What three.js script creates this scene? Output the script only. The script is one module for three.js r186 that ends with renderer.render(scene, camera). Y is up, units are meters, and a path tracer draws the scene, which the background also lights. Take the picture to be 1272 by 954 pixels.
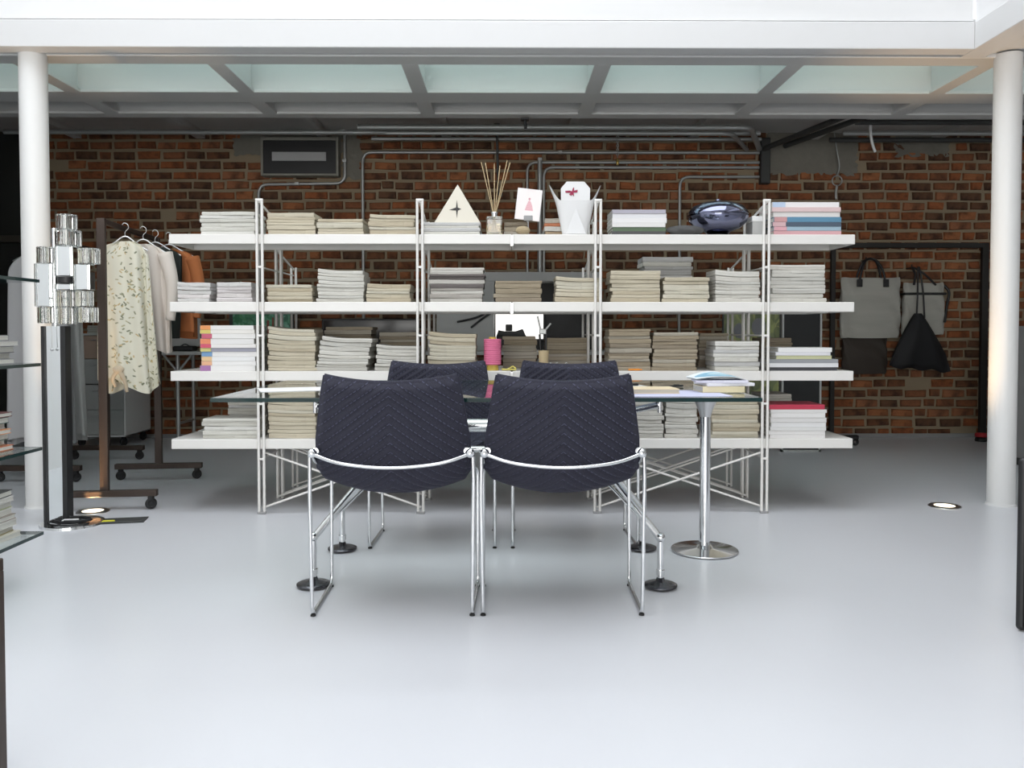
import * as THREE from 'three';
import { RoundedBoxGeometry } from 'three/addons/geometries/RoundedBoxGeometry.js';
import { mergeGeometries, toCreasedNormals } from 'three/addons/utils/BufferGeometryUtils.js';
import { RectAreaLightUniformsLib } from 'three/addons/lights/RectAreaLightUniformsLib.js';

RectAreaLightUniformsLib.init();
const scene = new THREE.Scene();
const renderer = new THREE.WebGLRenderer({ antialias: true });
renderer.toneMapping = THREE.LinearToneMapping;
renderer.toneMappingExposure = 1.0;
renderer.shadowMap.enabled = true;

// ---------------------------------------------------------------- camera
const camera = new THREE.PerspectiveCamera(49.69, 1272 / 954, 0.05, 60);
camera.position.set(0, 1.0, 0);
camera.rotation.order = 'YXZ';
camera.rotation.set(-0.02912, -0.00777, 0);
camera.setViewOffset(1272, 954, 0, 37, 1272, 954);             // the lens looks slightly lower than it tilts
scene.add(camera);

// ---------------------------------------------------------------- light
scene.background = new THREE.Color(0.75, 0.85, 1.0);          // daylight outside the building
function area(x, y, z, w, h, tx, ty, tz, color, intensity) {
  const l = new THREE.RectAreaLight(color, intensity, w, h);
  l.position.set(x, y, z); l.lookAt(tx, ty, tz); scene.add(l);
  return l;
}
const DAY = new THREE.Color(0.93, 0.96, 1.0);
area(-0.3, 5.36, -2.5, 5.2, 3.8, -0.3, 0, -2.5, DAY, 2.4);              // laylight over the atrium
area(0, 5.36, -6.5, 8.0, 1.6, 0, 0, -6.5, DAY, 9);                       // added light from above, boosting the glow through the glass mezzanine floor
area(-1.0, 1.55, 4.42, 4.2, 2.5, -1.0, 1.55, 0, new THREE.Color(1, 0.97, 0.92), 6.8);                 // street window behind the viewpoint

// ---------------------------------------------------------------- helpers
const V = (x, y, z) => new THREE.Vector3(x, y, z);
let seed = 1234567;
const rnd = () => { seed = (seed * 1664525 + 1013904223) >>> 0; return seed / 4294967296; };
const rr = (a, b) => a + (b - a) * rnd();
const taken = {};
function numbered(n) { const k = taken[n] = (taken[n] ?? -1) + 1; return k ? n + '_' + String(k).padStart(3, '0') : n; }
function shade(o) { o.traverse((c) => { if (c.isMesh) { c.castShadow = true; c.receiveShadow = true; } }); return o; }
function thing(name, label, category, [x, y, z] = [0, 0, 0], turn = 0, group) {
  const o = new THREE.Group(); o.name = numbered(name); o.position.set(x, y, z); o.rotation.y = turn;
  o.userData = { label, category }; if (group) o.userData.group = group; scene.add(o); return o;
}
function part(parent, name, geo, mat, label) {
  const m = new THREE.Mesh(Array.isArray(geo) ? merge(geo) : geo, mat); m.name = name; m.castShadow = m.receiveShadow = true;
  if (label) m.userData.label = label; parent.add(m); return m;
}
function solo(name, geo, mat, label, category, pos, turn = 0, group) {
  const m = new THREE.Mesh(Array.isArray(geo) ? merge(geo) : geo, mat); m.name = numbered(name); m.castShadow = m.receiveShadow = true;
  m.userData = { label, category }; if (group) m.userData.group = group;
  if (pos) m.position.set(...pos); m.rotation.y = turn; scene.add(m); return m;
}
function struct(name, geo, mat, label) {
  const m = new THREE.Mesh(Array.isArray(geo) ? merge(geo) : geo, mat); m.name = name; m.castShadow = m.receiveShadow = true;
  m.userData = { kind: 'structure', label, category: name.split('_')[0] }; scene.add(m); return m;
}
function structGroup(name, label, category) { const g = new THREE.Group(); g.name = name; g.userData = { kind: 'structure', label, category }; scene.add(g); return g; }
function clean(g) { g = g.index ? g.toNonIndexed() : g; for (const k of Object.keys(g.attributes)) if (!['position', 'normal', 'uv', 'color'].includes(k)) g.deleteAttribute(k); return g; }
function merge(list) {
  const l = list.map(clean); const col = l.some((g) => g.attributes.color);
  if (col) for (const g of l) if (!g.attributes.color) g.setAttribute('color', new THREE.BufferAttribute(new Float32Array(g.attributes.position.count * 3).fill(1), 3));
  return mergeGeometries(l, false);
}
const bx = (w, h, d, x = 0, y = 0, z = 0) => new THREE.BoxGeometry(w, h, d).translate(x, y, z);
const rb = (w, h, d, r, x = 0, y = 0, z = 0, s = 2) => new RoundedBoxGeometry(w, h, d, s, Math.min(r, w / 2.02, h / 2.02, d / 2.02)).translate(x, y, z);
// box given by its two corners
const bb = (x0, x1, y0, y1, z0, z1) => bx(Math.abs(x1 - x0), Math.abs(y1 - y0), Math.abs(z1 - z0), (x0 + x1) / 2, (y0 + y1) / 2, (z0 + z1) / 2);
const rbb = (x0, x1, y0, y1, z0, z1, r) => rb(Math.abs(x1 - x0), Math.abs(y1 - y0), Math.abs(z1 - z0), r, (x0 + x1) / 2, (y0 + y1) / 2, (z0 + z1) / 2);
const cy = (r0, r1, h, x = 0, y = 0, z = 0, n = 24) => new THREE.CylinderGeometry(r0, r1, h, n).translate(x, y, z);
const lathe = (pts, n = 32) => new THREE.LatheGeometry(pts.map((p) => new THREE.Vector2(...p)), n);
function rod(a, b, r, n = 10) {
  const A = V(...a), B = V(...b), d = B.clone().sub(A), g = new THREE.CylinderGeometry(r, r, d.length(), n);
  g.applyQuaternion(new THREE.Quaternion().setFromUnitVectors(V(0, 1, 0), d.clone().normalize()));
  return g.translate((A.x + B.x) / 2, (A.y + B.y) / 2, (A.z + B.z) / 2);
}
// bent tube: straight runs with rounded corners
function bent(pts, r, fillet = 0.04, n = 10, closed = false) {
  const P = pts.map((p) => V(...p)), path = new THREE.CurvePath(); let last = P[0];
  for (let i = 1; i < P.length - 1; i++) {
    const a = P[i - 1].clone().sub(P[i]), b = P[i + 1].clone().sub(P[i]), f = Math.min(fillet, a.length() * 0.48, b.length() * 0.48);
    const s = P[i].clone().addScaledVector(a.normalize(), f), e = P[i].clone().addScaledVector(b.normalize(), f);
    path.add(new THREE.LineCurve3(last, s)); path.add(new THREE.QuadraticBezierCurve3(s, P[i], e)); last = e;
  }
  path.add(new THREE.LineCurve3(last, P[P.length - 1]));
  const q = []; for (const c of path.curves) { const k = c.isLineCurve3 ? 1 : 6; for (let j = 0; j < k; j++) q.push(c.getPoint(j / k)); }
  q.push(P[P.length - 1]);
  return ringTube(q, r, n);
}
function ringTube(q, r, n = 10) {          // sweep a circle along a polyline, one ring for each point
  const pos = [], idx = [], uv = []; let N = null;
  for (let i = 0; i < q.length; i++) {
    const t = q[Math.min(i + 1, q.length - 1)].clone().sub(q[Math.max(i - 1, 0)]).normalize();
    if (!N) N = Math.abs(t.y) < 0.9 ? V(0, 1, 0) : V(1, 0, 0);
    N = N.clone().addScaledVector(t, -N.dot(t)).normalize(); const B = t.clone().cross(N), R = typeof r === 'function' ? r(i / (q.length - 1)) : r;
    for (let k = 0; k <= n; k++) { const a = k / n * Math.PI * 2, v = q[i].clone().addScaledVector(N, Math.cos(a) * R).addScaledVector(B, Math.sin(a) * R); pos.push(v.x, v.y, v.z); uv.push(k / n, i * 0.05); }
  }
  for (let i = 0; i < q.length - 1; i++) for (let k = 0; k < n; k++) { const a = i * (n + 1) + k, b = a + n + 1; idx.push(a, a + 1, b, b, a + 1, b + 1); }
  for (const [s, f] of [[0, 1], [(q.length - 1) * (n + 1), 0]]) for (let k = 1; k < n - 1; k++) f ? idx.push(s, s + k + 1, s + k) : idx.push(s, s + k, s + k + 1);
  const g = new THREE.BufferGeometry(); g.setAttribute('position', new THREE.Float32BufferAttribute(pos, 3)); g.setAttribute('uv', new THREE.Float32BufferAttribute(uv, 2));
  g.setIndex(idx); g.computeVertexNormals(); return g;
}
const curveTube = (pts, r, seg = 24, n = 8) => ringTube(new THREE.CatmullRomCurve3(pts.map((p) => V(...p))).getPoints(seg), r, n);
function grid(nu, nv, f) {                 // open parametric sheet, u and v from 0 to 1
  const pos = [], uv = [], idx = [];
  for (let j = 0; j <= nv; j++) for (let i = 0; i <= nu; i++) { const p = f(i / nu, j / nv); pos.push(p[0], p[1], p[2]); uv.push(p[3] ?? i / nu, p[4] ?? j / nv); }
  for (let j = 0; j < nv; j++) for (let i = 0; i < nu; i++) { const a = j * (nu + 1) + i, b = a + nu + 1; idx.push(a, b, a + 1, b, b + 1, a + 1); }
  const g = new THREE.BufferGeometry(); g.setAttribute('position', new THREE.Float32BufferAttribute(pos, 3)); g.setAttribute('uv', new THREE.Float32BufferAttribute(uv, 2)); g.setIndex(idx); g.computeVertexNormals(); return g;
}
function poly(pts, depth, bevel = 0) {     // flat outline with thickness, facing +z, front at z = 0
  const s = new THREE.Shape(pts.map((p) => new THREE.Vector2(...p)));
  return new THREE.ExtrudeGeometry(s, { depth, bevelEnabled: bevel > 0, bevelSize: bevel, bevelThickness: bevel, bevelSegments: 1 }).translate(0, 0, -depth);
}
// ---------------------------------------------------------------- textures and materials
function canvasTex(w, h, draw, srgb = true) {
  const c = document.createElement('canvas'); c.width = w; c.height = h; draw(c.getContext('2d'), w, h);
  const t = new THREE.CanvasTexture(c); t.wrapS = t.wrapT = THREE.RepeatWrapping; if (srgb) t.colorSpace = THREE.SRGBColorSpace; return t;
}
function noiseTex(size, octaves, lo, hi, sx = 1, sy = 1, sd = 7) {   // tiling grey value noise
  const keep = seed; seed = sd * 7919; const d = new Uint8Array(size * size * 4), acc = new Float32Array(size * size); let amp = 1, tot = 0;
  for (let o = 0; o < octaves; o++) {
    const nx = Math.max(2, Math.round(4 * 2 ** o * sx)), ny = Math.max(2, Math.round(4 * 2 ** o * sy)), g = Float32Array.from({ length: nx * ny }, rnd);
    for (let y = 0; y < size; y++) for (let x = 0; x < size; x++) {
      const fx = x / size * nx, fy = y / size * ny, ix = Math.floor(fx), iy = Math.floor(fy), u = fx - ix, v = fy - iy, su = u * u * (3 - 2 * u), sv = v * v * (3 - 2 * v);
      const a = g[(iy % ny) * nx + ix % nx], b = g[(iy % ny) * nx + (ix + 1) % nx], c = g[((iy + 1) % ny) * nx + ix % nx], e = g[((iy + 1) % ny) * nx + (ix + 1) % nx];
      acc[y * size + x] += amp * (a + (b - a) * su + (c - a) * sv + (a - b - c + e) * su * sv);
    }
    tot += amp; amp *= 0.6;
  }
  for (let i = 0; i < size * size; i++) { const v = Math.min(255, Math.max(0, 255 * (lo + (hi - lo) * acc[i] / tot))); d[i * 4] = d[i * 4 + 1] = d[i * 4 + 2] = v; d[i * 4 + 3] = 255; }
  seed = keep; const t = new THREE.DataTexture(d, size, size); t.wrapS = t.wrapT = THREE.RepeatWrapping; t.magFilter = THREE.LinearFilter; t.minFilter = THREE.LinearFilter; t.needsUpdate = true; return t;
}
const std = (color, roughness = 0.6, more = {}) => new THREE.MeshStandardMaterial({ color, roughness, ...more });
const phys = (color, roughness = 0.6, more = {}) => new THREE.MeshPhysicalMaterial({ color, roughness, ...more });
const lin = (r, g, b) => new THREE.Color().setRGB(r, g, b);
const tFine = noiseTex(256, 5, 0.75, 1.0, 2, 2, 3), tCloud = noiseTex(256, 4, 0.82, 1.0, 1, 1, 5), tBump = noiseTex(256, 6, 0, 1, 4, 4, 9);
const tPages = canvasTex(256, 128, (c, w, h) => {          // leaf edges of a block of paper
  c.fillStyle = '#fff'; c.fillRect(0, 0, w, h); const keep = seed; seed = 77;
  for (let y = 0; y < h; y += 3) { const v = 205 + 50 * rnd(); c.fillStyle = `rgb(${v},${v},${v - 5})`; c.fillRect(0, y, w, 2 + 2 * rnd()); }
  for (let k = 0; k < 60; k++) { c.fillStyle = `rgba(90,80,70,${0.08 + 0.16 * rnd()})`; c.fillRect(rnd() * w, rnd() * h, 20 + rnd() * 90, 1.5); }
  seed = keep;
});
const M = {
  fascia: std(lin(0.63, 0.63, 0.63), 0.5), white: std(lin(0.78, 0.78, 0.77), 0.4), shelf: std(lin(0.76, 0.745, 0.715), 0.35), plaster: std(lin(0.76, 0.76, 0.76), 0.8, { map: tCloud }),
  steelPaint: std(lin(0.62, 0.62, 0.61), 0.45), concrete: std(lin(0.58, 0.57, 0.55), 0.85, { map: tCloud }),
  chrome: std(lin(0.80, 0.81, 0.82), 0.12, { metalness: 1 }), satin: std(lin(0.62, 0.62, 0.62), 0.28, { metalness: 1 }), galv: std(lin(0.44, 0.45, 0.44), 0.42, { metalness: 0.6 }),
  black: std(lin(0.012, 0.012, 0.013), 0.45), blackGloss: std(lin(0.01, 0.01, 0.011), 0.12), rubber: std(lin(0.015, 0.015, 0.016), 0.7),
  rack: std(lin(0.055, 0.038, 0.03), 0.45, { metalness: 0.3 }), grey: std(lin(0.30, 0.30, 0.30), 0.55), paleGrey: std(lin(0.46, 0.46, 0.45), 0.5), darkGrey: std(lin(0.05, 0.052, 0.05), 0.6),
  mirror: std(lin(0.86, 0.88, 0.88), 0.02, { metalness: 1 }),
  pane: phys(lin(0.955, 0.985, 0.975), 0.0, { transmission: 1, thickness: 0, ior: 1.5 }),
  glassEdge: phys(lin(0.006, 0.03, 0.03), 0.08, { transmission: 0.12, thickness: 0 }),
  crystal: phys(lin(0.97, 0.99, 0.98), 0.03, { transmission: 1, thickness: 0.05, ior: 1.5 }),
  frost: phys(lin(0.78, 0.88, 0.85), 0.95, { transmission: 0.6, thickness: 0 }),
};
// ================================================================ the setting
const floorMat = phys(lin(0.66, 0.67, 0.70), 0.30, { map: noiseTex(256, 4, 0.93, 1.0, 1, 1, 22), specularIntensity: 1 });
{ const g = bb(-5.8, 5.8, -0.2, 0, -7.95, 4.8); const p = g.attributes.position, u = g.attributes.uv; for (let i = 0; i < p.count; i++) u.setXY(i, p.getX(i) / 4, p.getZ(i) / 4); struct('floor', g, floorMat, 'glossy pale grey poured floor'); }
// outer walls of both storeys, with thickness
struct('wall_left', [bb(-5.8, -5.6, 0, 5.6, -7.95, 4.8)], M.plaster, 'white plastered side wall');
struct('wall_right', [bb(5.6, 5.8, 0, 5.6, -7.95, 4.8)], M.plaster, 'white plastered side wall beyond the round column');
struct('wall_partition', [bb(-3.45, -3.25, 0, 5.45, -4.35, 4.6)], M.plaster, 'white partition beside the glass shelves');
struct('wall_upper', [bb(-5.6, 5.6, 2.86, 5.6, -7.95, -7.75)], M.plaster, 'white upper storey wall');
struct('wall_front', [bb(-5.6, -3.15, 0, 5.6, 4.6, 4.8), bb(1.15, 5.6, 0, 5.6, 4.6, 4.8), bb(-3.15, 1.15, 0, 0.2, 4.6, 4.8), bb(-3.15, 1.15, 2.9, 5.6, 4.6, 4.8)], M.plaster, 'white street wall with a wide window');
{ const w = structGroup('window_1', 'wide street window with white frame', 'window');
  part(w, 'frame', [bb(-3.15, 1.15, 0.2, 0.27, 4.62, 4.7), bb(-3.15, 1.15, 2.83, 2.9, 4.62, 4.7), ...[-3.115, -1.7, -0.3, 1.115].map((x) => bb(x - 0.035, x + 0.035, 0.27, 2.83, 4.62, 4.7))], M.white);
  part(w, 'pane', bb(-3.08, 1.08, 0.27, 2.83, 4.655, 4.665), M.pane); }
struct('ceiling_upper', [bb(-5.8, -4.0, 5.45, 5.6, -7.95, 4.8), bb(4.0, 5.8, 5.45, 5.6, -7.95, 4.8), bb(-4, 4, 5.45, 5.6, -7.95, -7.3), bb(-4, 4, 5.45, 5.6, -5.7, -4.4), bb(-4, -2.9, 5.45, 5.6, -4.4, -0.6), bb(2.3, 4, 5.45, 5.6, -4.4, -0.6), bb(-4, 4, 5.45, 5.6, -0.6, 4.8)], M.plaster, 'white upper ceiling round the laylight and the added glowing panel');
const layMat = std(lin(0.8, 0.85, 0.9), 0.7, { emissive: lin(0.93, 0.96, 1.0), emissiveIntensity: 0.9 });
struct('window_2', bb(-2.9, 2.3, 5.47, 5.5, -4.4, -0.6), layMat, 'frosted laylight over the atrium');
struct('window_3', bb(-4, 4, 5.47, 5.5, -7.3, -5.7), layMat, 'added glowing panel over the glass mezzanine');  // unseen panel added to send more light down through the mezzanine glass

// brick wall: mortar bed, proud bricks, plaster patches
{
  const W = structGroup('wall_back', 'rough red brick wall with grey mortar and plaster patches', 'wall');
  const mortar = std(lin(0.36, 0.285, 0.19), 0.95, { map: tFine, bumpMap: tBump, bumpScale: 0.006 });
  part(W, 'mortar', bb(-4.36, 5.6, 0, 2.86, -7.95, -7.712), mortar);
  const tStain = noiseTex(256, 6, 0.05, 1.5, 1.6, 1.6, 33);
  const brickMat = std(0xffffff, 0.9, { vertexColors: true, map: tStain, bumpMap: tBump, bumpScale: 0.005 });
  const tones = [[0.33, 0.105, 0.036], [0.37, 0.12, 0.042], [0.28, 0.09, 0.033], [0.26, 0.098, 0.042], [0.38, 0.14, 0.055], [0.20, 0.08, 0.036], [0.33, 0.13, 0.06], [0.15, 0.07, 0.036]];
  const variants = [];                                    // chamfered, slightly uneven brick blanks: 3 lengths x 8 tones
  for (const L0 of [0.205, 0.16, 0.105]) for (const t of tones) {
    const L = L0 + rr(-0.012, 0.008);
    const H = rr(0.063, 0.072), D = 0.02, c = 0.006, j = () => rr(-0.006, 0.006), back = [[-L / 2, -H / 2], [L / 2, -H / 2], [L / 2, H / 2], [-L / 2, H / 2]].map(([x, y]) => [x + j(), y + j() * 0.7]);
    const front = back.map(([x, y]) => [x - Math.sign(x) * c * rr(0.6, 1.6), y - Math.sign(y) * c * rr(0.6, 1.4), D + rr(-0.004, 0.004)]), pos = [], uv = [], q = rnd(), r = rnd();
    const tri = (...v) => { for (const p of v) { pos.push(...p); uv.push(q + p[0] * 2.2, r + p[1] * 2.2); } };
    const b3 = back.map(([x, y]) => [x, y, 0]);
    tri(front[0], front[1], front[2]); tri(front[0], front[2], front[3]);
    for (let i = 0; i < 4; i++) { const k = (i + 1) % 4; tri(b3[i], b3[k], front[k]); tri(b3[i], front[k], front[i]); }
    const g = new THREE.BufferGeometry(); g.setAttribute('position', new THREE.Float32BufferAttribute(pos, 3)); g.setAttribute('uv', new THREE.Float32BufferAttribute(uv, 2));
    g.setAttribute('color', new THREE.Float32BufferAttribute(new Float32Array(pos.length).map((_, i) => t[i % 3]), 3)); g.computeVertexNormals(); variants.push([g, L]);
  }
  const patch = (x, y) => (x > 2.42 && x < 3.25 && y > 2.44) || (x > -1.5 && x < -1.33 && y > 2.40) || (x > -2.5 && x < -1.5 && y > 2.6) || (x > 3.6 && x < 4.1 && y > 2.62);
  const spots = [];
  for (let row = 0; row < 31; row++) {
    const y = 0.045 + row * 0.0915; let x = -4.36 + (row % 2) * 0.11;
    while (x < 5.35) {
      const k = rnd() < 0.62 ? 0 : rnd() < 0.5 ? 1 : 2, L = [0.205, 0.16, 0.105][k];
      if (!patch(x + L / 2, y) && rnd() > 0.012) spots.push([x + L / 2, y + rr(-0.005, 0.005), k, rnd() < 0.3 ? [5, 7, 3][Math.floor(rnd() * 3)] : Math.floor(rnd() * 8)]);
      x += L + rr(0.014, 0.026);
    }
  }
  const open = ([x, y, k]) => k === 0 && ((y > 1.62 && y < 2.75 && x > -4.2 && x < 4.3) || (x > 2.9 && x < 4.3 && y > 0.05));
  let n = 0; const rest = [];
  for (const s of spots) {
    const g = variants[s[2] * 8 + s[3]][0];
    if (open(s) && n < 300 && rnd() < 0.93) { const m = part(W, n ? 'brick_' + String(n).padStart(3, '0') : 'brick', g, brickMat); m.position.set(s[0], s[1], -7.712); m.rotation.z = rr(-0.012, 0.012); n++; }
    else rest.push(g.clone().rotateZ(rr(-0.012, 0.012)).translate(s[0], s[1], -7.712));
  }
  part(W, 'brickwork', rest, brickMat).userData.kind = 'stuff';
  const rough = (w, h, x, y) => { const g = grid(Math.ceil(w / 0.03), Math.ceil(h / 0.03), (u, v) => [x - w / 2 + u * w + (u === 0 || u === 1 ? rr(-0.02, 0.02) : 0), y - h / 2 + v * h + (v === 0 || v === 1 ? rr(-0.02, 0.02) : 0), -7.69 + rr(-0.006, 0.006), u * w, v * h]); g.index.array.reverse(); g.computeVertexNormals(); return g; };
  const pm = std(lin(0.24, 0.225, 0.19), 0.95, { map: tFine, bumpMap: tBump, bumpScale: 0.008 });
  for (const [w, h, x, y] of [[0.83, 0.44, 2.83, 2.66], [0.17, 0.46, -1.415, 2.63], [1.0, 0.26, -2.0, 2.74], [0.5, 0.26, 3.85, 2.74]]) part(W, 'plaster_patch', rough(w, h, x, y), pm);
}
{ const W = structGroup('wall_recess', 'dark painted recess wall beyond the white column', 'wall');
  part(W, 'panel', bb(-5.6, -4.36, 0, 2.86, -7.95, -7.70), std(lin(0.035, 0.036, 0.032), 0.8, { map: tCloud }));
  part(W, 'ledge', rbb(-5.6, -4.36, 1.80, 1.86, -7.70, -7.60, 0.006), std(lin(0.06, 0.05, 0.036), 0.6)); }
struct('baseboard_back', bb(-4.36, 5.6, 0, 0.035, -7.712, -7.682), M.grey, 'low grey skirting under the brick wall');

// mezzanine: white steel grid carrying glass floor panels, concrete slab behind
{
  const C = structGroup('ceiling', 'white steel mezzanine grid with frosted glass floor panels', 'ceiling');
  const xs = [-5.08, -3.95, -2.82, -1.69, -0.56, 0.57, 1.70, 2.83, 3.96, 5.09], zs = [-4.80, -5.59, -6.06];
  for (const x of xs) for (const [a, b] of [[-5.472, -4.898], [-6.008, -5.708]]) part(C, 'beam', [rbb(x - 0.05, x + 0.05, 2.55, 2.57, a, b, 0.003), bb(x - 0.03, x + 0.03, 2.57, 2.77, a - 0.02, b + 0.08)], M.steelPaint);
  part(C, 'cross_beam', [rbb(-5.6, 5.6, 2.55, 2.57, -4.90, -4.72, 0.004), bb(-5.6, 5.6, 2.57, 2.77, -4.82, -4.76)], M.steelPaint);
  part(C, 'cross_beam', [rbb(-5.6, 5.6, 2.55, 2.57, -5.71, -5.47, 0.004), bb(-5.6, 5.6, 2.57, 2.77, -5.66, -5.48)], M.steelPaint);
  part(C, 'cross_beam', [rbb(-5.6, 5.6, 2.55, 2.57, -6.12, -6.005, 0.004), bb(-5.6, 5.6, 2.57, 2.77, -6.10, -6.02)], M.steelPaint);
  for (let i = 0; i < xs.length - 1; i++) for (let j = 0; j < 2; j++) part(C, j ? 'ceiling_panel' : 'glass_panel', bb(xs[i] + 0.02, xs[i + 1] - 0.02, 2.772, 2.79, zs[j + 1] + 0.02, zs[j] - 0.02), j ? M.plaster : M.frost);
  part(C, 'slab', bb(-5.6, 5.6, 2.82, 2.95, -7.75, -6.08), M.concrete);
  for (let i = 0; i < 9; i++) part(C, 'rib', bb(-5.1 + i * 1.13, -5.02 + i * 1.13, 2.76, 2.82, -7.7, -6.12), M.concrete);
  // edge of the opening: fascia, shadow gap, parapet
  part(C, 'fascia', [rbb(-5.6, 2.56, 2.532, 2.68, -4.655, -4.55, 0.006)], M.fascia);
  part(C, 'fascia', [rbb(2.56, 2.70, 2.532, 2.68, -4.70, 4.6, 0.006)], M.fascia);
  part(C, 'gap_strip', [bb(-5.6, 2.9, 2.562, 2.66, -4.70, -4.64)], M.darkGrey);
  part(C, 'rail', [rbb(-5.6, 2.9, 2.536, 2.58, -4.722, -4.70, 0.003)], M.white);
  part(C, 'parapet', [bb(-5.6, 2.56, 2.69, 3.35, -4.62, -4.57), bb(2.60, 2.64, 2.69, 3.35, -4.62, 4.6)], M.plaster);
  part(C, 'gallery_floor', bb(2.70, 5.6, 2.56, 2.75, -4.70, 4.6), M.steelPaint);
  part(C, 'gallery_floor', bb(-5.6, -3.45, 2.56, 2.75, -4.55, 4.6), M.steelPaint);
}
// round white columns
function column(x, z, label) {
  const t = thing('column', label, 'column', [x, 0, z], 0); t.userData.kind = 'structure';
  part(t, 'shaft', cy(0.073, 0.073, 2.55, 0, 1.275, 0, 48), M.white); part(t, 'base_ring', cy(0.078, 0.08, 0.012, 0, 0.006, 0, 48), M.white);
}
column(-2.64, -4.70, 'round white column beside the clothes rack');
column(2.835, -4.70, 'round white column at the end away from the clothes rack');

// recessed floor uplights, each with its own lamp
for (const [x, z, label] of [[-2.274, -4.56, 'lit round floor uplight beside the clothes rack foot'], [2.491, -4.66, 'lit round floor uplight by the bags end of the room']]) {
  const t = thing('floor_uplight', label, 'uplight', [x, 0, z], 0, undefined);
  part(t, 'rim', lathe([[0.055, 0.001], [0.055, 0.006], [0.082, 0.006], [0.086, 0.001]], 40), M.satin);
  part(t, 'lens', cy(0.056, 0.056, 0.004, 0, 0.003, 0, 40), std(lin(1, 0.9, 0.7), 0.3, { emissive: lin(1, 0.86, 0.62), emissiveIntensity: 3.0 }), 'glowing warm lens');
  const l = new THREE.SpotLight(lin(1, 0.66, 0.34), 8, 6, 0.42, 0.8, 2); l.position.set(x, 0.03, z); l.target.position.set(x + Math.sign(x) * 0.22, 2.5, z - 0.1); l.castShadow = true; l.shadow.radius = 3; scene.add(l, l.target);
}
// ================================================================ the white bookcases
const BOARD = [0.407, 0.777, 1.152, 1.518], BT = 0.053, FX = [-1.325, -0.462, 0.500, 1.412];
function bookcase(name, label, z0, z1, levels, height, clips) {
  const t = thing(name, label, 'bookcase', [0, 0, 0]);
  for (const y of levels) for (const [a, b] of [[-1.815, 0.033], [0.036, 1.897]]) {
    const s = part(t, 'shelf', [rbb(a, b, y - BT, y, z0 - 0.012, z0, 0.004), bb(a, b, y - 0.012, y, z1, z0 - 0.006), bb(a, b, y - BT, y, z1, z1 + 0.01), bb(a, a + 0.008, y - BT, y, z1, z0 - 0.006), bb(b - 0.008, b, y - BT, y, z1, z0 - 0.006)], M.shelf);
    if (clips && a > 0) part(s, 'clip', rbb(0.024, 0.044, y - BT - 0.012, y - 0.005, z0, z0 + 0.006, 0.003), M.satin);
  }
  for (const x of FX) {
    const f = part(t, 'upright', [
      ...[-0.014, 0.014].flatMap((d) => [rod([x + d, 0.012, z0 + 0.007], [x + d, height, z0 + 0.007], 0.0075), rod([x + d, 0.012, z1 - 0.007], [x + d, height - 0.07, z1 - 0.007], 0.0075)]),
      ...[0.30, 0.60, 0.97, 1.34].filter((y) => y < height).flatMap((y) => [rod([x, y, z0], [x, y, z1], 0.005), rb(0.036, 0.012, 0.012, 0.003, x, y, z0 + 0.007)]),
      rod([x, height - 0.01, z0 + 0.007], [x, height - 0.08, z1 - 0.007], 0.006), rb(0.042, 0.014, 0.016, 0.004, x, height, z0 + 0.007)], M.shelf);
    part(f, 'foot', [rb(0.045, 0.014, 0.02, 0.004, x, 0.007, z0 + 0.007), rb(0.045, 0.014, 0.02, 0.004, x, 0.007, z1 - 0.007)], M.grey);
  }
  for (const [i, z] of [[0, z0 - 0.02], [2, z0 - 0.02], [0, z1 + 0.02], [2, z1 + 0.02]]) for (const [p, q] of [[0.335, 0.03], [0.03, 0.335]]) part(t, 'brace', rod([FX[i], p, z + (p < q ? 0.006 : -0.006)], [FX[i + 1], q, z + (p < q ? 0.006 : -0.006)], 0.006), M.shelf);
  return t;
}
bookcase('bookcase', 'long white metal bookcase stacked with magazines, facing the glass table', -4.50, -4.85, BOARD, 1.70, true);
bookcase('bookcase', 'lower white metal bookcase standing back to back behind the tall one', -4.885, -5.20, BOARD.slice(0, 3), 1.46, false);

// ---------------------------------------------------------------- magazines and books
const magGeos = [];
for (let k = 0; k < 5; k++) {                              // unit blank: x -0.5..0.5, y 0..1, z 0..-1 (front edge at 0), uneven edges
  const g = new THREE.BoxGeometry(1, 1, 1, 8, 2, 3), p = g.attributes.position, o = rnd() * 6;
  for (let i = 0; i < p.count; i++) {
    let x = p.getX(i), y = p.getY(i) + 0.5, z = p.getZ(i) - 0.5; const edge = Math.abs(y - 0.5) > 0.4;
    if (edge) { if (Math.abs(x) > 0.49) x *= 0.988; if (z > -0.01) z = -0.012; y = 0.5 + (y - 0.5) * 0.955; }
    x += 0.004 * Math.sin(z * 5 + o); z += 0.006 * Math.sin(x * 6 + o * 2); y += 0.03 * Math.sin(x * 7 + o) * (edge ? 1 : 0.4);
    p.setXYZ(i, x, y, z);
  }
  const u = g.attributes.uv; for (let i = 0; i < u.count; i++) u.setXY(i, u.getX(i) + k * 0.21, u.getY(i) * 0.42 + k * 0.13);
  g.computeVertexNormals(); magGeos.push(g);
}
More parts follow.
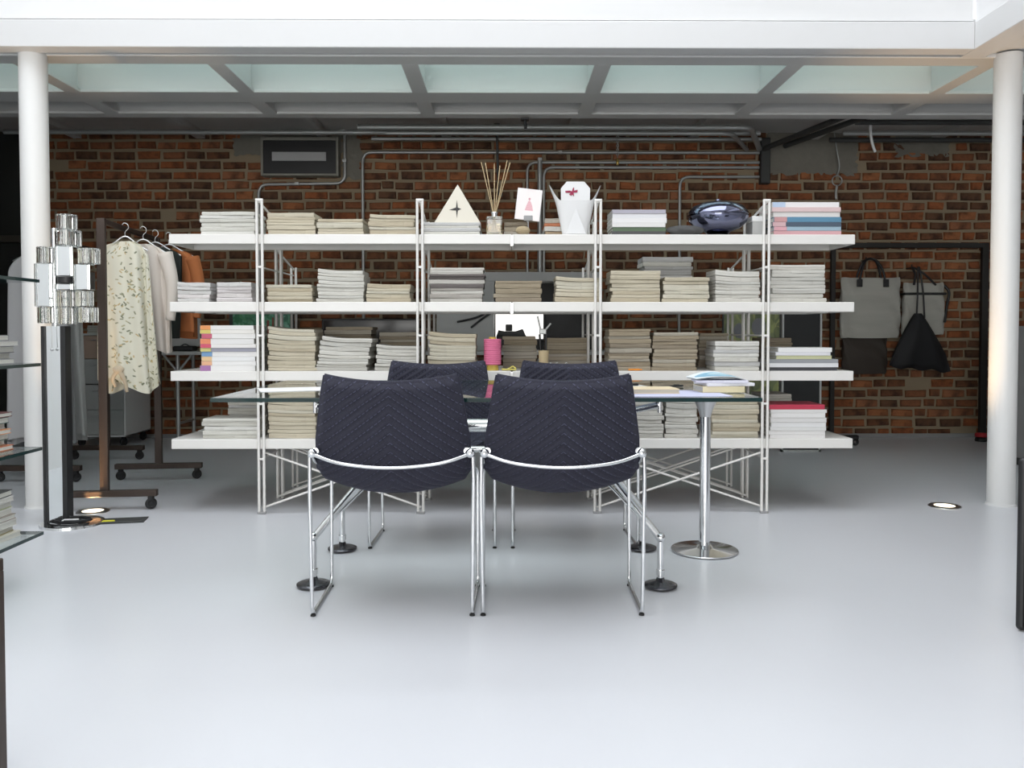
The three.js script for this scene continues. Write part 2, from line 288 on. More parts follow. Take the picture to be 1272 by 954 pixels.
const PAL = {
  W: [[0.72, 0.71, 0.68], [0.66, 0.65, 0.62], [0.76, 0.75, 0.74], [0.60, 0.60, 0.62]],
  L: [[0.70, 0.68, 0.65], [0.66, 0.645, 0.62], [0.73, 0.715, 0.69], [0.62, 0.61, 0.59]],
  C: [[0.60, 0.54, 0.43], [0.64, 0.58, 0.47], [0.55, 0.48, 0.37], [0.66, 0.62, 0.53]],
  B: [[0.36, 0.30, 0.22], [0.42, 0.36, 0.28], [0.30, 0.25, 0.19], [0.46, 0.42, 0.36]],
  P: [[0.76, 0.72, 0.74], [0.70, 0.66, 0.69], [0.74, 0.73, 0.75]],
  N: [[0.62, 0.60, 0.58], [0.16, 0.14, 0.14], [0.70, 0.68, 0.66], [0.45, 0.42, 0.40]],
  O: [[0.40, 0.30, 0.20], [0.56, 0.20, 0.10], [0.5, 0.45, 0.4], [0.62, 0.60, 0.58]],
};
const NAMES = { W: 'white', L: 'off-white', C: 'cream', B: 'brown', P: 'pale loose-leaf', N: 'black and white', O: 'orange and brown' };
const palMat = {}; for (const k in PAL) palMat[k] = PAL[k].map((c) => std(lin(...c), 0.75, { map: tPages }));
const books = {                                            // bottom to top: spine colours of the hardcover stacks
  K: [[[0.06, 0.06, 0.06]], [[0.10, 0.16, 0.09]], [[0.70, 0.69, 0.68]], [[0.74, 0.73, 0.73]], [[0.70, 0.70, 0.72]], [[0.40, 0.38, 0.44]]],
  R: [[[0.62, 0.36, 0.38]], [[0.30, 0.42, 0.50], [0.66, 0.36, 0.40]], [[0.07, 0.10, 0.14], [0.60, 0.40, 0.42]], [[0.10, 0.24, 0.36], [0.55, 0.30, 0.30]], [[0.74, 0.72, 0.70]], [[0.66, 0.50, 0.50]], [[0.76, 0.74, 0.74], [0.45, 0.55, 0.70]]],
  S: [[[0.74, 0.73, 0.72], [0.35, 0.16, 0.36]], [[0.76, 0.75, 0.74], [0.72, 0.40, 0.24]], [[0.74, 0.74, 0.74], [0.70, 0.48, 0.26]], [[0.75, 0.74, 0.73], [0.16, 0.30, 0.50]], [[0.30, 0.30, 0.36], [0.60, 0.55, 0.20]], [[0.74, 0.72, 0.70], [0.60, 0.08, 0.14]], [[0.72, 0.71, 0.70], [0.72, 0.24, 0.12]], [[0.73, 0.72, 0.70], [0.50, 0.10, 0.16]], [[0.74, 0.72, 0.68], [0.62, 0.52, 0.14]], [[0.76, 0.75, 0.74], [0.75, 0.30, 0.10]]],
  G: [[[0.06, 0.06, 0.07]], [[0.70, 0.70, 0.72]], [[0.30, 0.31, 0.33]], [[0.55, 0.56, 0.34]], [[0.70, 0.70, 0.73]], [[0.76, 0.76, 0.76]]],
  D: [[[0.72, 0.71, 0.70]], [[0.74, 0.73, 0.72]], [[0.70, 0.70, 0.69]], [[0.74, 0.74, 0.74]], [[0.68, 0.67, 0.66]], [[0.74, 0.73, 0.72]], [[0.70, 0.69, 0.68]], [[0.50, 0.04, 0.08]]],
};
const hue1 = ([r, g, b]) => { const m = Math.max(r, g, b), n = Math.min(r, g, b); if (m - n < 0.1 * m + 0.02) return m > 0.55 ? 'white' : m > 0.2 ? 'grey' : 'black'; if (r === m) return g > 0.8 * r ? 'yellow' : g > 0.4 * r ? (b > 0.45 * r ? 'pink' : 'orange') : r > 0.6 ? 'orange' : 'crimson'; return b === m ? (r > 0.8 * b ? 'lilac' : 'blue') : r > 0.7 * g ? 'olive' : 'dark green'; };
const hue = (c) => c[1] ? `${hue1(c[0])} and ${hue1(c[1])}` : hue1(c[0]);
const matCache = {}; const colMat = (c, r = 0.55, more = {}) => matCache[c.join() + r] ??= std(lin(...c), r, more);
function bookAt(x, y, z, w, h, d, cols, label, group, turn = 0) {
  const t = thing('book', label, 'book', [x, y, z], turn, group), paper = palMat.W[0];
  part(t, 'cover', [bx(w, 0.0025, d, 0, 0.00125, -d / 2), bx(w, 0.0025, d, 0, h - 0.00125, -d / 2), rb(w, h, 0.004, 0.0015, 0, h / 2, -0.001)], colMat(cols[0], 0.45));
  part(t, 'pages', bx(w * 0.985, h - 0.005, d * 0.97, 0, h / 2, -d * 0.5), paper);
  if (cols[1]) part(t, 'spine_band', rb(w * 0.19, h * 0.97, 0.004, 0.001, -w * 0.4, h / 2, 0.0012), colMat(cols[1], 0.5));
  return t;
}
const ORD = ['first', 'second', 'third', 'fourth', 'fifth', 'sixth', 'seventh', 'eighth', 'ninth', 'tenth', 'eleventh', 'twelfth', 'thirteenth'], LEVEL = { 4: 'top', 3: 'second-highest', 2: 'second-lowest', 1: 'lowest' };
// shelf level, x from, x to, height, kind of paper, how many, wedge towards one end, lean, row (1 is the bookcase behind)
const STACKS = [
  [4, -1.662, -1.355, 0.124, 'W', 6, 0, 0, 0],
  [4, -1.299, -1.031, 0.120, 'C', 6, 0.0, 0, 0],
  [4, -1.027, -0.773, 0.085, 'C', 4, 0, 0, 0],
  [4, -0.746, -0.488, 0.111, 'C', 5, 0.2, 0.0, 0],
  [4, -0.457, -0.132, 0.068, 'W', 4, 0, 0, 0],
  [4, 0.577, 0.876, 0.137, 'K', 6, 0, 0, 0],
  [4, 1.450, 1.835, 0.180, 'R', 7, 0, 0, 0],
  [4, -0.009, 0.126, 0.081, 'B', 3, 0, 0, 0.5],
  [4, 0.215, 0.342, 0.104, 'O', 4, 0, 0, 0.5],
  [3, -1.788, -1.605, 0.110, 'P', 5, 0.2, 0.12, 0],
  [3, -1.574, -1.377, 0.110, 'P', 5, 0.1, 0.1, 0],
  [3, -1.303, -1.053, 0.097, 'C', 5, 0.1, 0, 0],
  [3, -1.027, -0.768, 0.184, 'L', 9, 0.35, 0.0, 0],
  [3, -0.764, -0.514, 0.101, 'C', 5, 0.2, 0, 0],
  [3, -0.417, -0.114, 0.188, 'N', 10, 0, 0, 0],
  [3, -0.062, 0.198, 0.118, 'B', 5, -0.1, 0, 0],
  [3, 0.268, 0.524, 0.140, 'C', 6, 0.3, 0, 0],
  [3, 0.572, 0.850, 0.175, 'C', 8, 0.1, 0.0, 0],
  [3, 0.859, 1.115, 0.136, 'C', 6, 0.0, 0, 0],
  [3, 1.145, 1.397, 0.179, 'L', 8, 0.3, 0, 0],
  [3, 1.446, 1.755, 0.205, 'L', 9, 0, 0, 0],
  [3, 0.810, 1.115, 0.281, 'W', 11, 0.0, 0, 1],
  [2, -1.666, -1.360, 0.249, 'S', 10, 0, 0, 0],
  [2, -1.299, -1.032, 0.249, 'C', 11, 0.45, 0.0, 0],
  [2, -1.027, -0.738, 0.192, 'L', 9, 0.4, 0.22, 0],
  [2, -0.711, -0.474, 0.144, 'L', 7, 0.35, 0.12, 0],
  [2, -0.426, -0.158, 0.219, 'C', 10, 0.4, 0, 0],
  [2, 0.563, 0.797, 0.232, 'B', 11, -0.1, 0, 0],
  [2, 0.801, 1.053, 0.214, 'B', 11, -0.1, 0.05, 0],
  [2, 1.141, 1.397, 0.162, 'W', 7, 0, 0, 0],
  [2, 1.441, 1.830, 0.127, 'G', 6, 0, 0, 0],
  [2, -1.068, -0.788, 0.242, 'B', 11, 0, 0, 1],
  [2, -0.751, -0.518, 0.218, 'B', 10, -0.2, 0, 1],
  [2, -0.019, 0.190, 0.185, 'B', 8, 0, 0, 1],
  [2, 0.233, 0.495, 0.180, 'B', 8, -0.1, 0, 1],
  [2, 1.144, 1.320, 0.204, 'B', 9, 0, 0, 1],
  [2, 1.535, 1.707, 0.176, 'B', 8, 0, 0, 1],
  [1, -1.662, -1.347, 0.108, 'W', 5, 0, 0, 0],
  [1, -1.299, -1.031, 0.303, 'C', 13, 0.3, 0, 0],
  [1, -1.014, -0.746, 0.303, 'L', 12, 0.2, 0, 0],
  [1, -0.711, -0.474, 0.303, 'L', 11, 0.2, 0, 0],
  [1, -0.365, -0.097, 0.210, 'L', 9, 0.1, 0, 0],
  [1, 0.691, 0.867, 0.210, 'L', 9, 0.15, 0, 0],
  [1, 0.876, 1.057, 0.223, 'L', 9, 0.2, 0, 0],
  [1, 1.128, 1.397, 0.210, 'C', 9, 0, 0, 0],
  [1, 1.450, 1.764, 0.183, 'D', 8, 0, 0, 0],
  [1, -1.646, -1.457, 0.174, 'W', 9, 0, 0, 1],
  [1, 1.535, 1.707, 0.212, 'L', 10, 0, 0, 1],
];
STACKS.sort((a, b) => b[0] - a[0] || (a[8] === 1) - (b[8] === 1) || a[1] - b[1]);
const hiddenRest = [], counters = {};
for (const [lv, x0, x1, H, pal, n, wedge, lean, row] of STACKS) {
  const w = x1 - x0, zf = row === 0 ? -4.53 : row === 1 ? -4.91 : -4.63, key = lv + '_' + (row === 1), no = counters[key] = (counters[key] ?? 0) + 1, d = w < 0.21 ? 0.26 : 0.21;
  const where = `${ORD[no - 1]} ${row === 1 ? 'rear stack' : 'stack'} from clothes rack, ${LEVEL[lv]} bookcase shelf`;
  const group = `${ORD[no - 1]} stack on the ${LEVEL[lv]} shelf, ${row === 1 ? 'rear' : 'front'} row`;
  if (books[pal]) {
    const list = books[pal]; let y = BOARD[lv - 1]; const th = list.map(() => rr(0.8, 1.2)), sum = th.reduce((a, b) => a + b);
    list.forEach((c, i) => { const h = H * th[i] / sum; bookAt((x0 + x1) / 2 + rr(-0.006, 0.006), y, zf + rr(-0.006, 0.006), w * (pal === 'G' && i > 2 ? 0.8 : 1) * rr(0.95, 1), h * 0.985, Math.min(0.24, w * 0.8), c, `${hue(c)} book, ${ORD[i]} from bottom, ${where}`, group); y += h; });
    continue;
  }
  const th = Array.from({ length: n }, () => rr(0.65, 1.35)), sum = th.reduce((a, b) => a + b), full = H * (1 - 0.35 * Math.abs(wedge) * 0.5);
  let y = BOARD[lv - 1] + 0.0005, tilt = 0, cx = (x0 + x1) / 2 - lean * H * 0.4;
  for (let i = 0; i < n; i++) {
    const h = full * th[i] / sum, g = magGeos[Math.floor(rnd() * 5)], mats = palMat[pal];
    const px = cx + lean * (y - BOARD[lv - 1]) + rr(-0.005, 0.005), pz = zf + rr(-0.007, 0.004), ww = w * rr(0.93, 1.0), mi = Math.floor(rnd() * mats.length);
    const hide = row === 1 && i < n - 4, dd = d * rr(0.94, 1);
    let geo = g, sc = [ww, h * 0.98, dd];
    if (wedge > 0.15 && !hide) { geo = g.clone().scale(...sc); sc = [1, 1, 1]; const q = geo.attributes.position, cu = wedge * 0.11 * (i + 1) / n; for (let k = 0; k < q.count; k++) { const e = Math.max(0, -q.getX(k) / ww - 0.02); q.setY(k, q.getY(k) + cu * e * e); } geo.computeVertexNormals(); }
    const m = hide ? new THREE.Mesh(g, mats[mi]) : solo('magazine', geo, mats[mi], `${NAMES[pal]} magazine, ${ORD[i]} from bottom, ${where}`, 'magazine', null, 0, group);
    m.position.set(px, y, pz); m.scale.set(...sc); m.rotation.set(0, rr(-0.012, 0.012), -tilt);
    if (hide) { m.updateMatrix(); const c = clean(g.clone().applyMatrix4(m.matrix)), k = c.attributes.position.count, col = PAL[pal][mi]; c.setAttribute('color', new THREE.Float32BufferAttribute(new Float32Array(k * 3).map((_, q) => col[q % 3]), 3)); hiddenRest.push(c); }
    y += h; tilt += wedge * 0.30 * h;
  }
}
{ const m = new THREE.Mesh(mergeGeometries(hiddenRest), std(0xffffff, 0.8, { vertexColors: true })); m.name = 'stacked_magazines'; m.castShadow = m.receiveShadow = true; m.userData = { kind: 'stuff', label: 'lower magazines of the rear stacks in the bookcase behind', category: 'magazines' }; scene.add(m); }
// ================================================================ chairs
const tQuilt = canvasTex(128, 64, (c, w, h) => {          // one rib of the quilting: woven cloth with a stitched seam
  c.fillStyle = '#8a8a90'; c.fillRect(0, 0, w, h); const keep = seed; seed = 5;
  for (let y = 0; y < h; y += 2) for (let x = 0; x < w; x += 2) { const v = 110 + 55 * rnd(); c.fillStyle = `rgb(${v},${v},${v + 6})`; c.fillRect(x, y, 2, 2); }
  for (let x = 0; x < w; x += 16) { c.fillStyle = '#ffffff'; c.fillRect(x, 4, 10, 8); }
  seed = keep;
});
const cloth = phys(lin(0.075, 0.077, 0.125), 0.85, { map: tQuilt, bumpMap: tBump, bumpScale: 0.0015, sheen: 0.35, sheenRoughness: 0.5, sheenColor: lin(0.3, 0.3, 0.38) });
const chairShell = (() => {
  const prof = new THREE.CatmullRomCurve3([[0, 0.835, 0.065], [0, 0.72, 0.045], [0, 0.60, 0.018], [0, 0.515, -0.008], [0, 0.462, -0.045], [0, 0.437, -0.11], [0, 0.43, -0.2], [0, 0.437, -0.32], [0, 0.44, -0.42]].map((p) => V(...p)));
  const len = prof.getLength(), NU = 80, NV = 400, T = 0.013;
  const halfW = (s) => { const t = s / len; const pts = [[0, 0.228], [0.06, 0.238], [0.3, 0.266], [0.5, 0.272], [0.7, 0.262], [0.95, 0.245], [1, 0.232]]; for (let i = 1; i < pts.length; i++) if (t <= pts[i][0]) { const k = (t - pts[i - 1][0]) / (pts[i][0] - pts[i - 1][0]); return pts[i - 1][1] + k * (pts[i][1] - pts[i - 1][1]); } return 0.232; };
  const at = (u, v, side) => {
    const p = prof.getPointAt(v), t = prof.getTangentAt(v), n = V(0, -t.z, t.y).multiplyScalar(1), s = v * len, x = (u * 2 - 1), w = halfW(s), X = x * w;
    if (n.z > 0 && v < 0.3) n.negate(); else if (n.y < 0 && v > 0.6) n.negate(); else if (v >= 0.3 && v <= 0.6 && n.y - n.z < 0) n.negate();  // towards the sitter
    const dish = 0.058 * x * x - (v < 0.1 ? 0 : 0), ph = (s - Math.abs(X) * 0.78 + 1) / 0.034, rib = 0.011 * Math.pow(Math.abs(Math.sin(Math.PI * ph)), 0.42), edge = Math.min(1, (1 - Math.abs(x)) * 14, v * 30, (1 - v) * 30);
    const off = dish + side * (T * Math.sqrt(Math.max(0.15, edge)) + rib * edge);
    const dip = v < 0.12 ? -0.012 * (1 - x * x) * (1 - v / 0.12) : 0;
    return [X, p.y + n.y * off + dip, p.z + n.z * off, Math.abs(X) * 9, ph];
  };
  const outer = grid(NU, NV, (u, v) => at(u, v, -1)), inner = grid(48, 180, (u, v) => at(1 - u, v, 1));
  const rim = [];
  for (const uu of [0, 1]) rim.push(grid(4, NV, (a, v) => { const p = at(uu, v, -1), q = at(uu, v, 1), k = uu ? 1 - a : a, b = Math.sin(Math.PI * k) * 0.006 * (uu ? 1 : -1); return [p[0] + b, q[1] + (p[1] - q[1]) * k, q[2] + (p[2] - q[2]) * k, v * 4, 0.5]; }));
  for (const vv of [0, 1]) rim.push(grid(NU, 4, (u, a) => { const k = vv ? 1 - a : a, p = at(u, vv, -1), q = at(u, vv, 1), b = Math.sin(Math.PI * k) * 0.006; return [p[0], q[1] + (p[1] - q[1]) * k + (vv ? 0 : b), q[2] + (p[2] - q[2]) * k - (vv ? b : 0), u * 3, 0.5]; }));
  return merge([outer, inner, ...rim]);
})();
const chairRod = std(lin(0.72, 0.73, 0.74), 0.2, { metalness: 1 });
function makeChair() {
  const t = thing('chair', '', 'chair', [0, 0, 0], 0, 'quilted chairs at the glass table');
  part(t, 'shell', chairShell, cloth);
  for (const s of [-1, 1]) {
    const f = part(t, 'side_frame', bent([[s * 0.282, 0.572, 0.004], [s * 0.284, 0.45, 0.002], [s * 0.278, 0.009, 0.0], [s * 0.286, 0.009, -0.36], [s * 0.286, 0.455, -0.37], [s * 0.262, 0.475, -0.34], [s * 0.272, 0.53, -0.06], [s * 0.282, 0.568, -0.012]], 0.0068, 0.03, 10), chairRod);
    for (const [gx, gz] of [[0.278, -0.012], [0.285, -0.345]]) part(f, 'glide', cy(0.009, 0.01, 0.006, s * gx, 0.004, gz, 12), M.rubber);
    part(t, 'clamp', [new THREE.SphereGeometry(0.017, 16, 12).translate(s * 0.272, 0.575, 0.012), cy(0.012, 0.012, 0.03, 0, 0, 0, 14).rotateX(Math.PI / 2).translate(s * 0.262, 0.582, -0.006), new THREE.SphereGeometry(0.010, 12, 8).translate(s * 0.279, 0.568, 0.006)], M.chrome);
  }
  part(t, 'back_rail', curveTube([[-0.272, 0.573, 0.015], [-0.19, 0.548, 0.034], [-0.09, 0.534, 0.042], [0, 0.530, 0.044], [0.09, 0.534, 0.042], [0.19, 0.548, 0.034], [0.272, 0.573, 0.015]], 0.0068, 28, 10), chairRod);
  part(t, 'seat_rail', curveTube([[-0.265, 0.474, -0.33], [-0.14, 0.425, -0.34], [0, 0.412, -0.345], [0.14, 0.425, -0.34], [0.265, 0.474, -0.33]], 0.0065, 20, 10), chairRod);
  return t;
}
const chair0 = makeChair();
[[-0.395, -2.866, 0, 'navy chevron-quilted chair, back to the atrium, at clothes rack end of glass table'], [0.199, -2.866, 0, 'navy chevron-quilted chair, back to the atrium, next to the chrome pedestal'],
 [-0.335, -4.12, Math.PI, 'navy chevron-quilted chair, back to the bookcase, at clothes rack end of table'], [0.318, -4.12, Math.PI, 'navy chevron-quilted chair, back to the bookcase, by the table papers']].forEach(([x, z, a, label], i) => {
  const c = i ? chair0.clone() : chair0; if (i) { c.name = numbered('chair'); scene.add(c); }
  c.position.set(x, 0, z); c.rotation.y = a; c.userData = { ...chair0.userData, label };
});

// ================================================================ glass table with splayed chrome legs
const TX = -0.068, TZ = -3.475, TY = 0.755;
{
  const t = thing('glass_table', 'long rectangular glass table on splayed chrome legs with disc feet', 'table', [0, 0, 0]);
  const x0 = -1.062, x1 = 0.928, z0 = -2.99, z1 = -4.03;
  const top = part(t, 'glass_top', bb(x0, x1, TY - 0.015, TY, z1, z0), M.pane);
  part(top, 'edge', [rbb(x0, x1, TY - 0.015, TY + 0.0004, z0, z0 + 0.003, 0.0012), rbb(x0, x1, TY - 0.015, TY + 0.0004, z1 - 0.003, z1, 0.0012), rbb(x0 - 0.003, x0, TY - 0.015, TY + 0.0004, z1, z0, 0.0012), rbb(x1, x1 + 0.003, TY - 0.015, TY + 0.0004, z1, z0, 0.0012)], M.glassEdge, 'dark green polished edge');
  part(t, 'spine', [rod([TX - 0.52, 0.60, TZ], [TX + 0.52, 0.60, TZ], 0.028, 16), rod([TX - 0.52, 0.50, TZ], [TX + 0.52, 0.50, TZ], 0.014, 12)], M.chrome);
  for (const [fx, fz] of [[-0.749, -3.214], [0.601, -3.19], [-0.741, -3.744], [0.622, -3.747]]) {
    const s = Math.sign(fx), sz = Math.sign(fz - TZ), hub = [TX + s * 0.36, 0.58, TZ + sz * 0.02];
    const leg = part(t, 'leg', [rod([fx, 0.035, fz], [fx, 0.20, fz], 0.0125, 14), rod([fx, 0.19, fz], hub, 0.0135, 14), rod([fx, 0.19, fz], [hub[0], hub[1] - 0.08, hub[2]], 0.006, 8), new THREE.SphereGeometry(0.019, 14, 10).translate(fx, 0.195, fz), cy(0.017, 0.017, 0.02, fx, 0.06, fz, 14)], M.chrome);
    part(leg, 'foot', lathe([[0, 0.003], [0.058, 0.003], [0.065, 0.007], [0.065, 0.014], [0.05, 0.02], [0.018, 0.026], [0.014, 0.04], [0, 0.04]], 36).translate(fx, 0, fz), std(lin(0.10, 0.10, 0.11), 0.2, { metalness: 0.9 }), 'dark polished disc foot');
    const pad = [TX + s * 0.66, TY - 0.022, TZ + sz * 0.30], arm = part(t, 'arm', [rod([TX + s * 0.30, 0.60, TZ], [pad[0], pad[1] - 0.02, pad[2]], 0.013, 12), rod(pad, [pad[0], pad[1] - 0.05, pad[2]], 0.009, 10)], M.chrome);
    part(arm, 'suction_pad', cy(0.03, 0.024, 0.012, pad[0], TY - 0.0215, pad[2], 24), M.rubber);
  }
}
{ const t = thing('pedestal', 'polished chrome pedestal with round floor disc propping the glass table', 'pedestal', [0.916, 0, -3.72]);
  t.position.x = 0.900;
  part(t, 'base', lathe([[0, 0.002], [0.146, 0.002], [0.15, 0.006], [0.148, 0.011], [0.04, 0.018], [0.03, 0.03], [0, 0.03]], 56), M.chrome);
  part(t, 'post', cy(0.024, 0.024, 0.64, 0, 0.34, 0, 32), M.chrome); part(t, 'collar', lathe([[0.024, 0.61], [0.032, 0.64], [0.07, 0.725], [0.075, 0.739], [0, 0.739]], 40), M.satin); }

// things on the table
const flat = (name, w, d, h, x, z, turn, color, label, cat, y = TY + 0.0006) => solo(name, rb(w, h, d, Math.min(0.002, h * 0.3), 0, h / 2, 0), colMat(color, 0.7), label, cat, [x, y, z], turn);
flat('paper_and_reflection_sheet', 0.30, 0.21, 0.0015, -0.86, -3.42, 0.35, [0.78, 0.78, 0.78], 'white sheet standing in for a reflection at clothes rack end of glass table', 'paper');  // white sheet takes the place of a bright reflection on the glass top
flat('paper_and_reflection_sheet', 0.42, 0.30, 0.002, 0.62, -3.18, 0.05, [0.55, 0.56, 0.72], 'lavender paper sheet under the cream notebook', 'paper');
{ const t = thing('notebook', 'thin cream notebook lying on the lavender paper', 'notebook', [0.56, TY + 0.003, -3.22], 0.06); part(t, 'cover', [rb(0.20, 0.003, 0.15, 0.001, 0, 0.0165, 0), rb(0.20, 0.003, 0.15, 0.001, 0, 0.0015, 0)], colMat([0.72, 0.60, 0.40])); part(t, 'pages', rb(0.196, 0.012, 0.146, 0.001, 0, 0.009, 0), palMat.C[3]); }
bookAt(0.845, TY + 0.003, -3.20, 0.165, 0.024, 0.15, [[0.72, 0.64, 0.42]], 'yellow book at the bottom of pile on glass table', undefined, 0.03);
flat('brochure', 0.19, 0.16, 0.012, 0.865, -3.28, 0.12, [0.74, 0.74, 0.78], 'white brochure in the pile on glass table', 'brochure', TY + 0.0275);
flat('brochure', 0.20, 0.15, 0.010, 0.845, -3.27, -0.1, [0.66, 0.66, 0.76], 'lavender brochure in the pile on glass table', 'brochure', TY + 0.040);
{ const tB = canvasTex(128, 96, (c, w, h) => { c.fillStyle = '#e8eef2'; c.fillRect(0, 0, w, h); c.fillStyle = '#7fb0c8'; c.beginPath(); c.ellipse(64, 52, 56, 34, 0, 0, 7); c.fill(); c.fillStyle = '#b9d4dd'; c.beginPath(); c.ellipse(72, 44, 30, 16, 0, 0, 7); c.fill(); });
  const g = grid(12, 8, (u, v) => [(u - 0.5) * 0.2, 0.022 * Math.sin(Math.PI * u) * (0.4 + 0.6 * v), (0.5 - v) * 0.16]); const g2 = g.clone().translate(0, -0.004, 0); g2.index.array.reverse(); g2.computeVertexNormals(); g.index.array.reverse(); g.computeVertexNormals();
  const both = merge([g, g2]); solo('brochure', both, std(0xffffff, 0.4, { map: tB, side: THREE.DoubleSide }), 'curling brochure with pale blue picture on top of table pile', 'brochure', [0.835, TY + 0.056, -3.28], 0.05); }
flat('brochure', 0.22, 0.28, 0.006, 0.47, -3.62, 0.2, [0.5, 0.5, 0.49], 'grey leaflet lying behind the cream notebook', 'brochure');
{ const t = thing('phone', 'black phone lying on the grey leaflet', 'phone', [0.50, TY + 0.0072, -3.55], 0.4); part(t, 'body', rb(0.13, 0.009, 0.065, 0.004, 0, 0.0045, 0), M.black); part(t, 'screen', rb(0.115, 0.001, 0.056, 0.0004, 0, 0.0093, 0), M.blackGloss); }
solo('pen', [rod([-0.07, 0.005, 0], [0.07, 0.005, 0], 0.0045), rod([0.05, 0.011, 0], [0.02, 0.011, 0], 0.0015), cy(0.001, 0.0045, 0.012, 0, 0, 0, 10).rotateZ(Math.PI / 2).translate(-0.076, 0.005, 0)], M.black, 'black pen lying on glass table by the leaflet', 'pen', [0.70, TY + 0.001, -3.52], 0.5);
// ================================================================ ornaments on the bookcase
const Y4 = BOARD[3], Y2 = BOARD[1], TOPB = Y4 + 0.069;
{ const t = thing('pyramid_ornament', 'cream triangular card box with black star on white magazines', 'ornament', [-0.262, TOPB, -4.565]);
  part(t, 'body', poly([[-0.127, 0], [0.122, 0], [0, 0.205]], 0.10, 0.003), std(lin(0.74, 0.70, 0.60), 0.6));
  part(t, 'star', poly([[0, 0.125], [0.005, 0.083], [0.024, 0.075], [0.005, 0.067], [0, 0.027], [-0.005, 0.067], [-0.042, 0.07], [-0.005, 0.083]], 0.0015).translate(-0.004, 0, 0.0048), M.black); }
{ const t = thing('reed_diffuser', 'square glass reed diffuser with thin wooden sticks', 'diffuser', [-0.061, Y4, -4.57]);
  part(t, 'bottle', rb(0.088, 0.10, 0.088, 0.008, 0, 0.0505, 0), M.crystal); part(t, 'liquid', rb(0.072, 0.05, 0.072, 0.006, 0, 0.036, 0), phys(lin(0.85, 0.72, 0.45), 0.02, { transmission: 1, thickness: 0.05, ior: 1.36 }));
  part(t, 'neck', lathe([[0.016, 0.10], [0.016, 0.118], [0.019, 0.12], [0.019, 0.128], [0.013, 0.128]], 20), M.satin);
  for (const [dx, dz, h] of [[-0.072, 0.01, 0.40], [-0.05, -0.03, 0.405], [0.0, 0.02, 0.39], [0.07, 0.0, 0.41], [0.086, -0.03, 0.405], [0.03, -0.04, 0.39]]) part(t, 'reed', rod([-dx * 0.22, 0.03, -dz * 0.2], [dx, h, dz], 0.0026, 7), colMat([0.50, 0.38, 0.22], 0.8)); }
{ const tC = canvasTex(128, 160, (c, w, h) => { c.fillStyle = '#efe8e6'; c.fillRect(0, 0, w, h); c.fillStyle = '#e3b7bd'; c.beginPath(); c.moveTo(66, 52); c.lineTo(84, 84); c.lineTo(92, 112); c.lineTo(46, 112); c.lineTo(54, 82); c.fill(); c.strokeStyle = '#d59aa6'; c.lineWidth = 2; for (let i = 0; i < 5; i++) { c.beginPath(); c.moveTo(58 - i * 2, 66 + i * 10); c.lineTo(78 + i * 2, 70 + i * 9); c.stroke(); } c.fillStyle = '#cf9aa2'; c.beginPath(); c.arc(66, 50, 6, 0, 7); c.fill(); });
  const t = thing('picture_card', 'white card with pink drawing held up in a clip stand', 'card', [0.125, Y4, -4.585]);
  const c = part(t, 'card', new RoundedBoxGeometry(0.137, 0.172, 0.003, 1, 0.001), std(lin(0.80, 0.76, 0.76), 0.6)); c.position.set(0.002, 0.172, 0); c.rotation.z = -0.115;
  const pr = part(c, 'drawing', new THREE.PlaneGeometry(0.13, 0.165).translate(0, 0, 0.0019), std(0xffffff, 0.6, { map: tC })); pr.castShadow = false;
  part(t, 'stand', [cy(0.028, 0.032, 0.008, 0, 0.004, -0.004, 24), rod([0, 0.006, -0.004], [0, 0.10, -0.004], 0.004), rb(0.05, 0.03, 0.012, 0.004, 0, 0.098, -0.002)], M.grey); }
solo('pebble', new THREE.SphereGeometry(0.036, 20, 14).scale(1.1, 0.7, 0.9), std(lin(0.45, 0.36, 0.22), 0.8, { map: tFine, bumpMap: tBump, bumpScale: 0.006 }), 'tan pebble-like lump in front of the picture card stand', 'pebble', [0.095, Y4 + 0.0252, -4.548]);
